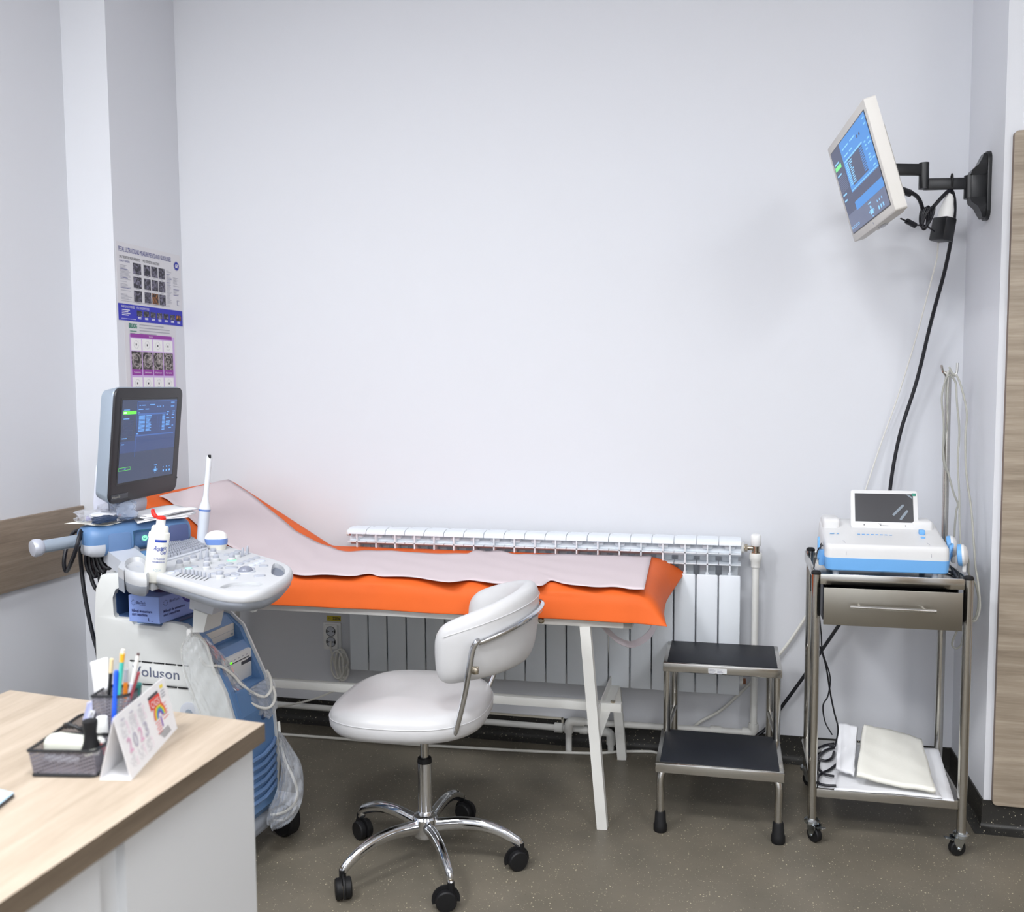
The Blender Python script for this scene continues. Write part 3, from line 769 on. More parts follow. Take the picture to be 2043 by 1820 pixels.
# back: a padded horseshoe
BCX, BCY, BR = -.745, -.962, .178
rot0 = math.radians(2)
def bk(phi):
    f = abs(phi) / PMX
    zt = .845 - .085 * f ** 1.7; zb = .622 - .03 * f ** 2
    if phi > 0: zb += .03 * f
    return zt, zb
PMX = 100.
def bcen(phi, out=0.):
    a = math.radians(max(-92, min(92, phi))); ex = max(0, abs(phi) - 92) / 57.3 * BR
    p = V((BCX + (BR + out) * math.cos(a + rot0) * 1.02, BCY + (BR + out) * math.sin(a + rot0) * 1.07, 0))
    return p - V((ex * 1.15, 0, 0)), V((math.cos(a + rot0), math.sin(a + rot0), 0))
rings = []; K = 36
for i in range(K + 1):
    s_ = -1 + 2 * i / K; phi = PMX * s_
    zt, zb = bk(phi); ends = max(0, (abs(s_) - .84) / .16)
    sc = math.sqrt(max(.0, 1 - ends ** 2.2)); sc = max(sc, .12)
    c, d = bcen(phi); zc = (zt + zb) / 2; h = (zt - zb) / 2 * (.62 + .38 * sc) * (1 if sc > .13 else .9); w = .036 * sc
    lean = .035
    ring = []
    for j in range(28):
        t = 2 * math.pi * j / 28; cc, ss = math.cos(t), math.sin(t)
        u = w * math.copysign(abs(cc) ** (2 / 2.6), cc); v = h * math.copysign(abs(ss) ** (2 / 3.2), ss)
        ring.append(c + d * (u + v * .10) + V((0, 0, zc + v)))
    rings.append(ring)
b = MB(); b.loft(rings); back = b.obj('backrest', LEATH, ch, angle=75, sub=1)
pp = []
for i in range(41):
    phi = -90 + 180 * i / 40; c, d = bcen(phi); zt, zb = bk(phi); pp.append(c + d * .0326 + V((0, 0, zt - .034)) + d * ((zt - zb) * .5 - .034) * .1)
b = MB(); b.tube(pp, .0010, 6); b.obj('seam', SEAM, back)
# chrome bow round the back
fr = []
for s_ in (-1, 1):
    fr.append(s_)
near_up = [(-.80, -1.05, .422), (-.76, -1.10, .424)] + [tuple(PX(x, y, Y=yy_)) for x, y, yy_ in ((904, 1468, -1.12), (912, 1448, -1.14), (926, 1390, -1.18), (936, 1335, -1.203), (943, 1296, -1.207), (953, 1279, -1.205))]
arc = []
for phi in (-66, -50, -38, -25, -12, 0, 12, 25, 38, 50, 66):
    c, d = bcen(phi, .036); arc.append(tuple(c + V((0, 0, .722 + .055 * math.cos(math.radians(phi * 1.3)))) + d * .012))
mir = [(x, 2 * BCY - y, z) for x, y, z in near_up][::-1]
b = MB(); b.tube(cr([(p[0], min(p[1], -.731), p[2]) for p in near_up + arc + mir], 5), .0085, 12); b.obj('back_frame', CHROME, ch)
for y in (-1.197, 2 * BCY + 1.197):
    b = MB(); yy = -1 if y < BCY else 1
    bq = PX(944, 1338, Y=-1.2); b.b2((bq.x - .016, y - .004, bq.z - .010), (bq.x + .014, y + .004, bq.z + .010), .001); b.lathe([(.010, 0), (.009, .006), (.004, .008)], (bq.x + .006, y + yy * .004, bq.z), (0, yy, 0), 14); b.obj('bracket', NICKEL, ch)

# ------------------------------------------------------------------ step stool
st = thing('step_stool', (-.01, -.4, 0), 'two step steel stool with black rubber treads and rubber feet', 'step stool')
def step(name, x0, x1, y0, y1, z):
    b = MB(); b.b2((x0, y0, z - .031), (x1, y1, z), .003)
    t = b.obj(name, STEEL, st)
    b = MB(); b.b2((x0 + .014, y0 + .012, z - .001), (x1 - .014, y1 - .012, z + .003), .0015); b.obj('rubber_tread', RUBM, t)
    return t
lowt = step('step', -.210, .182, -.664, -.362, .226)
upt = step('step', -.205, .186, -.402, -.118, .470)
b = MB(); sx = PX(1413, 1333, Y=-.404); ex = PX(1450, 1346, Y=-.404)
b.b2((sx.x, -.4032, ex.z + .001), (ex.x, -.402, sx.z - .001)); b.m = 1
for i in range(4): b.b2((sx.x + .004, -.4036, sx.z - .006 - i * .0045), (sx.x + (.02, .024, .018, .022)[i], -.4033, sx.z - .004 - i * .0045))
for i in range(4): b.b2((sx.x + .03, -.4036, sx.z - .006 - i * .0045), (sx.x + (.052, .05, .054, .05)[i] * .9, -.4033, sx.z - .004 - i * .0045))
b.obj('rating_label', [WHITEB, INKG], upt)
feet = []
for x in (-.194, .166):
    for y, z in ((-.650, .196),):
        b = MB(); xi = x + (.012 if x < 0 else -.012)
        b.tube(cr([(xi, y + .06, z + .010), (xi, y + .02, z + .008), (x, y + .003, z - .02), (x, y, z - .08), (x, y, .02)], 5), .0125, 14); b.obj('leg', STEEL, st); feet.append((x, y))
    xx = x + (.003 if x < 0 else .005)
    b = MB(); b.cyl((xx, -.388, .198), (xx, -.388, .441), .0125); b.obj('upright', STEEL, st)
    b = MB(); b.cyl((xx + (.012 if x < 0 else -.012), -.145, .02), (xx + (.012 if x < 0 else -.012), -.145, .441), .0125); b.obj('leg', STEEL, st); feet.append((xx + (.012 if x < 0 else -.012), -.145))
    b = MB(); b.cyl((xx, -.37, .235), (xx + (.012 if x < 0 else -.012), -.15, .235), .010); b.obj('side_rail', STEEL, st)
for x, y in feet:
    b = MB(); b.lathe([(.0195, 0), (.0215, .004), (.0215, .022), (.0185, .028), (.0165, .062), (.0145, .066)], (x, y, 0), n=20); b.obj('rubber_foot', RUB, st)

# ------------------------------------------------------------------ trolley
def T(u, v, z=0.): return V((.268 + .427 * u + .018 * v, -.61 + .41 * v, z))
tr = thing('instrument_trolley', T(.5, .5), 'stainless steel trolley with one drawer on small casters', 'trolley')
TM = frame(T(0, 0), T(1, 0) - T(0, 0), T(0, 1) - T(0, 0))
for u in (0, 1):
    for v in (0, 1):
        p = T(u, v); b = MB(); b.cyl(p + V((0, 0, .055)), p + V((0, 0, .838)), .0135, n=24); po = b.obj('post', STEEL, tr)
        b = MB(); b.lathe([(.0145, .836), (.0145, .842), (.010, .847)], p, n=18); b.obj('cap', RUB, po)
        b = MB(); b.lathe([(.020, .054), (.023, .058), (.023, .066), (.018, .070)], p, n=20)
        a = math.radians((-50, -35, 200, 160)[u * 2 + v]); d = V((math.cos(a), math.sin(a), 0)); s = V((-d.y, d.x, 0)); c = p + d * .012 + V((0, 0, .024))
        for k in (-1, 1):
            b.prism([(-.016, 0), (.016, 0), (.016, -.012), (.006, -.036), (-.006, -.036), (-.016, -.012)], frame(c + s * k * .0135 + V((0, 0, .034)), d, (0, 0, 1)), .0025)
        b.prism(rrect(.018, .034, .003), frame(p + d * .035 + V((0, 0, .054)) , s, d + V((0, 0, .35))), .003)
        b.cyl(c - s * .017, c + s * .017, .004, n=10)
        b.obj('caster_fork', ZINC, tr)
        b = MB(); b.lathe([(.010, -.010), (.021, -.010), (.024, -.007), (.024, .007), (.021, .010), (.010, .010)], c, s, 26); w = b.obj('wheel', RUB, tr)
def TB(b, lo, hi, bev=0): b.b2(lo, hi, bev, 2, TM); return b
W_, D_ = .427, .410
b = MB(); TB(b, (0, .0, .806), (W_, D_, .812)); TB(b, (.012, -.006, .806), (W_ - .012, -.001, .838), .001); TB(b, (.012, D_ - .002, .806), (W_ - .012, D_ + .003, .838), .001)
for u in (0, W_): TB(b, (u - .003, .012, .806), (u + .003, D_ - .012, .838), .001)
b.obj('top_tray', STEEL, tr)
b = MB(); TB(b, (0.0, 0, .160), (W_, D_, .166)); TB(b, (.012, -.004, .140), (W_ - .012, 0, .166), .001); TB(b, (.012, D_, .140), (W_ - .012, D_ + .004, .166), .001)
for u in (0, W_): TB(b, (u - .003, .012, .140), (u + .003, D_ - .012, .168), .001)
b.obj('bottom_shelf', STEEL, tr)
b = MB(); TB(b, (.022, .02, .694), (.024, D_ - .03, .802)); TB(b, (W_ - .024, .02, .694), (W_ - .022, D_ - .03, .802)); TB(b, (.022, .02, .692), (W_ - .022, D_ - .03, .694)); TB(b, (.022, D_ - .032, .694), (W_ - .022, D_ - .03, .802))
b.obj('drawer_housing', DARKG, tr)
b = MB(); b.b2((.286, -.662, .694), (.669, -.658, .806), .001)
dr = b.obj('drawer', STEELD, tr)
b = MB()
for x in (.302, .650): b.b2((x, -.658, .704), (x + .002, -.30, .79))
b.b2((.302, -.658, .703), (.652, -.30, .705)); b.obj('drawer_box', BLKP, dr)
b = MB(); b.cyl((.357, -.692, .758), (.592, -.692, .756), .0052, n=14)
for x in (.385, .562): b.cyl((x, -.692, .757), (x, -.660, .757), .004, n=10)
b.obj('handle', STEEL, dr)
# hook pole at the back corner
pp_ = V((.710, -.215, 0))
b = MB(); b.cyl((.7115, -.215, .80), (.7075, -.215, 1.452), .0105, n=16); pole = b.obj('pole', STEEL, tr)
b = MB(); b.tube(cr([(.7075, -.215, 1.43), (.698, -.22, 1.44), (.690, -.222, 1.452), (.684, -.224, 1.472)], 4), .004, 8); b.tube(cr([(.7075, -.215, 1.43), (.722, -.212, 1.432), (.732, -.21, 1.440), (.7355, -.21, 1.455), (.736, -.21, 1.478)], 4), .004, 8); b.obj('hook', STEEL, pole)

# linen on the bottom shelf
def sheet(name, quad, z0, label, cat, m, amp=.004, seed=1, thick=.004, n=22, lift=None, group=None):
    r = random.Random(seed); ph = [r.uniform(0, 6.28) for _ in range(8)]
    q = [V((x, y, 0)) for x, y in quad]
    b = MB(); b.open = True
    def fn(u, v):
        p = q[0].lerp(q[1], u).lerp(q[3].lerp(q[2], u), v)
        ed = amp * .6 * (math.sin(u * 11 + ph[6]) + math.sin(v * 13 + ph[7]))
        w = amp * (math.sin(u * 7 + v * 3 + ph[0]) + .6 * math.sin(v * 9 - u * 4 + ph[1]) + .4 * math.sin(u * 17 + ph[2]) + .3 * math.sin(v * 23 + u * 8 + ph[3]))
        z = z0 + amp * 1.2 + w
        if lift: z += lift(u, v)
        return V((p.x + ed * .6, p.y + ed * .6, max(z, z0 + .0005)))
    b.grid(fn, n, n)
    o = b.obj(name, m, angle=80, solid=thick, soff=1.); tag(o, label, cat, group); return o
LINEN = mat('linen_paper', (238, 237, 228), .8, spec=.15, bump=.12, bscale=140)
LINEN2 = mat('shelf_paper', (232, 233, 236), .8, spec=.15, bump=.1, bscale=120)
def drop(u, v): return 0.
def q3(x, y, z): p = PX(x, y, Z=z); return (p.x, p.y)
sheet('shelf_liner', [q3(1632, 1572, .168), q3(1904, 1600, .168), q3(1872, 1494, .168), q3(1640, 1486, .168)], .168, 'flat white paper liner covering the trolley bottom shelf', 'paper', LINEN2, .0006, 3, .0012)
sheet('folded_cloth', [q3(1664, 1576, .174), q3(1880, 1594, .174), q3(1832, 1484, .19), q3(1690, 1480, .19)], .172, 'crumpled white sheet under the folded cream cloth on the trolley shelf', 'cloth', LINEN2, .0016, 5, .003)
sheet('folded_cloth', [q3(1708, 1556, .20), q3(1866, 1582, .19), q3(1836, 1476, .20), q3(1720, 1470, .24)], .182, 'folded cream cloth lying on top at the trolley bottom shelf', 'cloth', LINEN, .0022, 8, .012, lift=lambda u, v: .022 * (1 - u) + .055 * v * (1 - u) + .012 * v)
sheet('folded_cloth', [q3(1668, 1534, .20), q3(1704, 1546, .20), q3(1712, 1460, .26), q3(1674, 1452, .26)], .180, 'pale folded sheet standing against the left side of the cream cloth', 'cloth', LINEN2, .0022, 9, .010, lift=lambda u, v: .012 + .075 * v)

# black power lead with its coil on the shelf
b = MB()
b.tube(cr([PX(1644, 1086, Y=-.42), PX(1634, 1094, Y=-.50), PX(1628, 1112, Y=-.52), PX(1621, 1160, Y=-.55), PX(1632, 1210, Y=-.55), PX(1638, 1262, Y=-.56), PX(1641, 1300, Y=-.55), PX(1656, 1350, Y=-.53), PX(1652, 1388, Y=-.51), PX(1642, 1408, Y=-.51), PX(1646, 1440, Y=-.50), PX(1660, 1466, Y=-.48)], 6), .0022, 8)
b.tube(cr([PX(1636, 1290, Y=-.56), PX(1648, 1330, Y=-.54), PX(1656, 1380, Y=-.5), PX(1664, 1420, Y=-.5), PX(1672, 1455, Y=-.48), PX(1666, 1490, Y=-.47)], 6), .0026, 8)
z = .176
for pts in (((1630, 1494), (1646, 1487), (1664, 1484)), ((1664, 1492), (1648, 1497), (1636, 1507), (1630, 1520), (1634, 1535), (1646, 1545), (1664, 1549)), ((1664, 1500), (1660, 1512), (1648, 1518), (1632, 1515)), ((1668, 1526), (1655, 1536), (1640, 1543), (1631, 1552), (1633, 1562), (1646, 1567), (1668, 1568))):
    b.tube(cr([PX(x, y, Z=z + .001 * i) for i, (x, y) in enumerate(pts)], 6), .0042, 8)
b.b2(PX(1659, 1478, Y=-.47) - V((.008, .012, .016)), PX(1659, 1498, Y=-.47) + V((.008, .012, .016)), .003)
tag(b.obj('power_lead', CABK), 'thin black lead hanging by the left post and coiled on the bottom shelf', 'cable')

# ------------------------------------------------------------------ fetal monitor on the trolley
CB = mat('monitor_sky_blue', (112, 172, 228), .42)
CW = mat('monitor_white', (222, 222, 222), .38)
ct = thing('fetal_monitor', (.483, -.40, .812), 'white and sky blue fetal monitor with tilted screen on trolley top', 'medical monitor')
CY = -.545
cx0, cx1 = .300, .660
z0 = .836
def body_ring(x0, x1, prof, ins=.02, k=4):
    pass
# blue tray: rounded in plan
def plan(x0, x1, y0, y1, r): return [(x + (x0 + x1) / 2, y + (y0 + y1) / 2) for x, y in rrect(x1 - x0, y1 - y0, r)]
b = MB()
rings = []
for f, z in ((.965, z0), (.985, z0 + .003), (1.0, z0 + .036), (1.0, z0 + .040)):
    cx_, cy_ = (cx0 + cx1) / 2, CY + .13
    rings.append([V((cx_ + (x - cx_) * f, cy_ + (y - cy_) * f, z)) for x, y in plan(cx0, cx1, CY, CY + .26, .02)])
b.loft(rings); b.obj('lower_case', CB, ct)
b = MB()
pl = plan(cx0 + .001, cx1 - .001, CY + .001, CY + .259, .02)
rings = []
def topz(y): 
    t = (y - CY) / .26
    return z0 + .083 + .045 * max(0, min(1, (t - .12) / .7))
for f, kz in ((1, 0), (1, .55), (.992, .85), (.97, .97), (.93, 1.0), (.6, 1.0), (.2, 1.0)):
    cx_, cy_ = (cx0 + cx1) / 2, CY + .13
    rings.append([V((cx_ + (x - cx_) * f, cy_ + (y - cy_) * f, z0 + .040 + (topz(cy_ + (y - cy_) * f) - z0 - .040) * kz)) for x, y in pl])
b.loft(rings)
b.b2((cx0 + .006, CY + .15, z0 + .085), (cx0 + .06, CY + .25, topz(CY + .25) + .014), .012, 3)
b.b2((cx1 - .085, CY + .15, z0 + .085), (cx1 - .02, CY + .24, topz(CY + .24) + .012), .012, 3)
b.obj('upper_case', CW, ct, angle=50)
# printer flap lines and key row
b = MB()
for x in (.360, .604): b.tube(cr([(x - .004, CY + .045, topz(CY + .045) + .0012), (x, CY + .02, topz(CY + .02) + .001), (x + .001, CY + .004, z0 + .068), (x + .001, CY - .0002, z0 + .050)], 4), .0007, 6)
b.obj('printer_flap', INKG, ct)
b = MB()
for i in range(8):
    x = .405 + i * .0135; y = CY + .098; b.b2((x, y - .0025, topz(y) + .0002), (x + .0085, y + .0025, topz(y) + .0022), .0008)
for x in (.322, .343): b.b2((x, CY + .098, topz(CY + .098) + .0002), (x + (.014 if x < .33 else .006), CY + .103, topz(CY + .1) + .002), .0006)
b.obj('key_row', CB, ct)
b = MB(); b.box((.598, CY + .115, topz(CY + .115) + .006), (.017, .02, .016), .003); b.obj('connector', CB, ct)
b = MB(); b.box((.596, CY + .085, topz(CY + .085) + .001), (.013, .012, .005), .002); b.obj('connector', CB, ct)
for x in (.335, .622):
    for y in (CY + .03, CY + .22): b = MB(); b.cyl((x, y, .812), (x, y, z0 + .002), .009, n=14); b.obj('foot', MLGREY, ct)
# tilted screen
sc_c = PX(1764, 1017, Y=-.37); tl = math.radians(20)
sx_ = V((math.cos(math.radians(-1)), math.sin(math.radians(-1)), 0)); sn = V((0, -math.cos(tl), math.sin(tl))); su = V((0, math.sin(tl), math.cos(tl)))
SM = frame(sc_c, sx_, su)
if (SM.to_3x3() @ V((0, 0, 1))).dot(sn) < 0: pass
px_w = .204; px_h = .128
b = MB(); b.prism([(x * (1 + .012 * (-y / px_h)), y) for x, y in rrect(px_w, px_h, .009)], Matrix.Translation(-sn * .016) @ SM, .018, .003); dsp = b.obj('display', CW, ct)
b = MB(); b.b2((-.089, -.041, .0012), (.087, .052, .0028), M=SM); 
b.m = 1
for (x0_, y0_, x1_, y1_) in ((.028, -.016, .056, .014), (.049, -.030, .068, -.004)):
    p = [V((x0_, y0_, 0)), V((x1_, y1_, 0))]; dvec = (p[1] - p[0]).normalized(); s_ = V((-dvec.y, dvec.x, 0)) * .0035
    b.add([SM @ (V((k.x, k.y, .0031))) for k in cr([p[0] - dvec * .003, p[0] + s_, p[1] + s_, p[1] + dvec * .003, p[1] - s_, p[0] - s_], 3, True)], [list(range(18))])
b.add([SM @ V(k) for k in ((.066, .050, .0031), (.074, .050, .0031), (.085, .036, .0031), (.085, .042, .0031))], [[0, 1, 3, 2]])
b.obj('screen', [mat('ctg_glass', (52, 52, 56), .22), mat('pale_mark', (120, 132, 142), .4)], dsp)  # paler grey bars and a corner mark on the dark glass
b = MB(); b.b2((.084, .046, .0015), (.096, .055, .0032), M=SM); b.obj('sticker', mat('green_sticker', (30, 130, 110), .5), dsp)
b = MB(); 
for x in (-.062, .062): b.lathe([(.0018, 0), (.0018, .0005)], SM @ V((x, -.052, .0018)), sn, 10)
b.text('V', SM @ V((-.018, -.0545, .0018)), sx_, su, height=.009, shear=-.25); b.text('bistos', SM @ V((-.011, -.0545, .0018)), sx_, su, height=.0042, width=.022)
b.obj('lettering', INKK, dsp)
b = MB(); b.cyl(SM @ V((-.02, -.066, -.006)), SM @ V((.02, -.066, -.006)), .0065, n=12); b.obj('hinge', NICKEL, dsp)
b = MB(); b.prism(rrect(.022, .075, .011), frame((cx0 - .012, CY + .06, z0 + .058), (0, -1, 0), (0, 0, 1)), .006, .002); b.obj('probe_holder', CB, ct)
b = MB(); b.box((cx0 - .006, CY + .06, z0 + .03), (.016, .02, .05), .003); b.obj('probe_holder', CB, ct)
for i, dx in enumerate((.004, .016)): 
    b = MB(); b.prism(rrect(.03, .066, .013), frame((cx1 + dx, CY + .05 + i * .03, z0 + .05), (0, -1, .0), (.2, 0, 1)), .006, .002); b.obj('probe_holder', CB, ct)
# transducers clipped on the right
def transducer(p, axis, label):
    t = thing('transducer', V(p) - V((0, 0, .036)), label, 'probe')
    b = MB(); b.lathe([(.020, -.008), (.032, -.006), (.034, 0), (.033, .006)], p, axis, 28); b.obj('face_ring', CB, t)
    b = MB(); b.lathe([(.033, .005), (.032, .012), (.024, .020), (.010, .023)], p, axis, 28); b.b2(V(p) + V((.006, -.008, -.052)), V(p) + V((.018, .008, -.02)), .004); b.obj('shell', CW, t)
transducer((cx1 + .036, CY + .052, z0 + .052), (1, -.25, .1), 'front white transducer clipped to the right side of the fetal monitor')
transducer((cx1 + .024, CY + .135, z0 + .064), (1, -.2, .15), 'rear white transducer behind the front one on the fetal monitor')

# grey leads draped from the hook pole
GL = 'grey transducer leads hung on the trolley pole'
def lead(pts, label, r=.0032): 
    b = MB(); b.tube(cr(pts, 6), r, 8); return tag(b.obj('transducer_lead', CABG), label, 'cable', GL)
yy = -.235
lead([PX(x, y, Y=yy + .0 * i) for i, (x, y) in enumerate(((1905, 747), (1890, 752), (1882, 775), (1879, 800), (1883, 845), (1882, 890), (1884, 920), (1892, 945), (1903, 985), (1911, 1005), (1908, 1020), (1905, 1050), (1904, 1072)))], 'grey lead hanging left of the pole then crossing to the rear transducer')
lead([PX(x, y, Y=yy + .012) for i, (x, y) in enumerate(((1896, 735), (1889, 760), (1889, 800), (1891, 835), (1886, 870), (1881, 905), (1886, 935), (1894, 950)))], 'grey lead loop hugging the left side of the hook pole')
lead([PX(x, y, Y=-.25 - .012 * i) for i, (x, y) in enumerate(((1898, 750), (1907, 765), (1909, 800), (1914, 860), (1911, 920), (1914, 990), (1914, 1030), (1916, 1080), (1914, 1120)))], 'grey lead falling straight between the pole and the outer lead')
lead([PX(x, y, Y=-.26 - .02 * i) for i, (x, y) in enumerate(((1894, 733), (1900, 745), (1910, 752), (1920, 780), (1929, 825), (1926, 870), (1928, 945), (1937, 1010), (1942, 1070), (1946, 1130), (1951, 1160), (1955, 1210), (1948, 1236), (1940, 1240)))], 'outermost grey lead falling past the trolley right side')
lead([PX(x, y, Y=-.48 + .012 * i) for i, (x, y) in enumerate(((1918, 1094), (1928, 1104), (1932, 1120), (1933, 1145), (1946, 1165), (1952, 1195), (1949, 1225), (1942, 1238)))], 'grey lead leaving the front transducer round the right front post')
lead([PX(x, y, Y=-.30 + .004 * i) for i, (x, y) in enumerate(((1914, 1250), (1902, 1275), (1900, 1288), (1908, 1294), (1918, 1286), (1922, 1262)))], 'small grey lead loop hanging below the trolley drawer')
b = MB()
for i in range(3): b.tube(cr([V((cx1 + .02 + .004 * i, CY + .06 + .03 * i, z0 + .0)), V((cx1 + .03, CY + .04 + .02 * i, .818)), V((cx1 + .034, CY + .12, .818)), V((cx1 + .01, CY + .2, .818))], 5), .0038, 8)
tag(b.obj('strain_relief', DARKG), 'dark lead ends lying on the tray right of the fetal monitor', 'cable')
b = MB(); b.tube(cr([PX(1644, 1090, Y=-.42), PX(1640, 1084, Y=-.41), PX(1637, 1092, Y=-.40), PX(1640, 1110, Y=-.40), PX(1645, 1120, Y=-.42)], 5), .0024, 8); b.box(PX(1645, 1124, Y=-.42), (.022, .014, .008), .002)
tag(b.obj('power_plug', CABK), 'black plug lead at the left side of the fetal monitor', 'cable')

# ------------------------------------------------------------------ wall monitor on its arm
def mframe(c, yaw, tilt):
    w = V((math.cos(yaw), math.sin(yaw), 0)); n0 = V((math.sin(yaw), -math.cos(yaw), 0))
    u = V((0, 0, 1)) * math.cos(tilt) + n0 * math.sin(tilt); n_ = n0 * math.cos(tilt) - V((0, 0, 1)) * math.sin(tilt)
    return Matrix(((w[0], u[0], n_[0], c[0]), (w[1], u[1], n_[1], c[1]), (w[2], u[2], n_[2], c[2]), (0, 0, 0, 1)))
mc = V((.369, -.578, 2.019)); MM = mframe(mc, math.radians(-86.12), math.radians(16.6)); MW, MH = .54, .312
wm = thing('wall_monitor', mc - V((0, 0, .2)), 'white flat screen monitor with blue table on swing arm', 'monitor')
CREAM = mat('monitor_shell', (206, 203, 198), .45)
b = MB(MM); b.prism(rrect(MW, MH, .008), Matrix.Translation((0, 0, -.032)), .032, .002); b.box((0, -.01, -.045), (.36, .22, .036), .012, 3); b.box((0, -.115, -.043), (.30, .075, .034), .010, 3); b.obj('shell', CREAM, wm)
sw, sh = MW - .052, MH - .052
def UI(b, M, w, h, z=.0012):
    def r(m, x0, y0, x1, y1, k=0.): b.m = m; b.add([M @ V((-w / 2 + w * x, h / 2 - h * y, z + k)) for x, y in ((x0, y1), (x1, y1), (x1, y0), (x0, y0))], [[0, 1, 2, 3]])
    return r
WS = [mat('wall_screen', (10, 12, 20), .3, emit=(86, 96, 128), estr=.55), mat('wall_screen_blue', (10, 30, 70), .4, emit=(66, 142, 216), estr=.55), mat('wall_screen_dark', (10, 12, 20), .4, emit=(76, 84, 116), estr=.45), mat('wall_screen_text', (30, 40, 60), .4, emit=(126, 190, 240), estr=.7), mat('wall_screen_green', (20, 60, 20), .4, emit=(110, 214, 130), estr=.7), BLKP]
b = MB(); r = UI(b, MM, sw, sh); b.open = True
b.m = 5; b.box((0, 0, .0002), (sw + .006, sh + .006, .0012), M=MM); 
r(0, 0, 0, 1, 1); r(1, .27, 0, 1, .585, .0002); r(2, .0, 0, .27, .78, .0002)
r(2, .27, .585, 1, .585, .0003); 
r(2, .37, .245, .78, .535, .0004)                 # table
rw = random.Random(2)
for i in range(11):
    y = .262 + i * .024
    for x0_, l_ in ((.30, .075), (.395, .09 * rw.uniform(.5, 1)), (.70, .08)): r(3 if x0_ < .3 else (3 if x0_ < .69 else 1), x0_ + .0, y, x0_ + l_, y + .012, .0006)
r(3, .29, .225, .80, .24, .0005); r(3, .27, .565, 1, .575, .0005)
r(2, .27, .59, 1, .70, .0005); r(1, .27, .70, 1, .80, .0005)
r(4, .02, .185, .2, .235, .0006)
for y, l_ in ((.15, .13), (.29, .12), (.53, .11), (.60, .08)): r(3, .03, y, .03 + l_, y + .018, .0006)
for y in [.33 + .02 * i for i in range(9)]: r(0, .02, y, .24, y + .008, .0006)
for x0_, y, l_ in ((.32, .09, .06), (.40, .09, .1), (.55, .09, .14), (.32, .17, .12), (.48, .17, .08), (.84, .25, .04), (.84, .29, .04), (.84, .33, .05), (.93, .04, .05), (.93, .10, .05), (.92, .25, .06), (.92, .30, .06), (.86, .40, .05), (.86, .43, .05), (.86, .46, .05), (.93, .46, .05), (.90, .53, .06)): r(3, x0_, y, x0_ + l_, y + .014, .0006)
for x0_ in (.72, .78): r(2, x0_, .12, x0_ + .03, .15, .0006)
def torso(r, cx, cy, s, m):
    r(m, cx - .02 * s, cy - .06 * s, cx + .02 * s, cy - .02 * s, .0006); r(m, cx - .045 * s, cy - .01 * s, cx + .045 * s, cy + .055 * s, .0006); r(m, cx - .08 * s, cy, cx - .06 * s, cy + .03 * s, .0006); r(m, cx + .06 * s, cy, cx + .08 * s, cy + .03 * s, .0006); r(m, cx - .05 * s, cy - .105 * s, cx + .05 * s, cy - .09 * s, .0006); r(m, cx - .015 * s, cy + .08 * s, cx + .015 * s, cy + .095 * s, .0006)
torso(r, .60, .915, .8, 3)
for i in range(3): r(3, .76 + i * .055, .93, .785 + i * .055, .97, .0006); r(3, .765 + i * .055, .865, .78 + i * .055, .89, .0006)
r(3, .02, .93, .24, .955, .0006); r(0, .03, .935, .23, .95, .0007)
b.obj('screen', WS, wm, smooth=False)
b = MB(MM); b.lathe([(.0035, 0), (.0035, .0006)], (0.02, -MH / 2 + .012, 0), n=12); b.obj('power_lamp', INKG, wm)
b = MB(MM); b.box((.0, -MH / 2 - .002, -.03), (.06, .004, .016), .001); b.obj('badge', MLGREY, wm)

ar = thing('monitor_arm', (.79, -.26, 1.93), 'black folding wall bracket holding the white flat screen monitor', 'bracket')
b = MB()
pls = [(-.052, -.098), (-.030, -.104), (.030, -.104), (.052, -.098), (.056, -.06), (.056, .06), (.052, .098), (.030, .104), (-.030, .104), (-.052, .098), (-.056, .06), (-.056, -.06)]
b.prism(rrect(.075, .215, .03), frame((XR, -.262, 2.035), (0, -1, 0), (0, 0, 1), (-1, 0, 0)), .012, .003)
for sz in (1, -1):
    rings = []
    for z, d_, w_ in ((.035, .05, .022), (.05, .046, .026), (.065, .028, .03), (.085, .018, .03), (.10, .012, .02)):
        rings.append([V((XR - .008 - d_ * (1 if k in (1, 2) else 0), -.262 + w_ * (-1 if k < 2 else 1), 2.035 + sz * z)) for k in range(4)])
    b.loft(rings)
b.obj('wall_plate', BLKP, ar, angle=40)
jA = V((.745, -.262, 2.035)); jB = V((.604, -.285, 2.058)); pB = V((.604, -.285, 2.092)); jC = PX(1752, 338, Z=2.092)
ym = lambda p, q: math.atan2((q - p).y, (q - p).x)
b = MB(); b.cyl(jA - V((0, 0, .036)), jA + V((0, 0, .036)), .017, n=20); b.box((.77, -.262, 2.035), (.05, .04, .085), .004); b.obj('hinge', BLKP, ar)
b = MB(); d = jB - jA; b.box((jA + jB) / 2, (d.length, .016, .036), .003, rot=ym(jA, jB)); b.obj('arm_link', BLKP, ar)
b = MB(); b.cyl(jB - V((0, 0, .026)), pB + V((0, 0, .022)), .0155, n=20); b.obj('hinge', BLKP, ar)
b = MB(); d = jC - pB; b.box((pB + jC) / 2, (d.length, .016, .036), .003, rot=ym(pB, jC)); b.obj('arm_link', BLKP, ar)
b = MB(); b.box(mc + (MM.to_3x3() @ V((0, 0, -.068))), (.02, .1, .1), .003, rot=math.radians(4)); b.cyl(jC - V((0, 0, .03)), jC + V((0, 0, .03)), .016); b.tube([jC, mc + (MM.to_3x3() @ V((0, .02, -.062)))], .012, 10); b.obj('screen_mount', BLKP, ar)
b = MB(); cc_ = PX(1899, 362, Y=-.27); b.tube([cc_ + V((0, .012 * math.sin(t * .7), .022 * math.cos(t * .7))) * 1.05 for t in range(9)], .003, 8, closed=True)
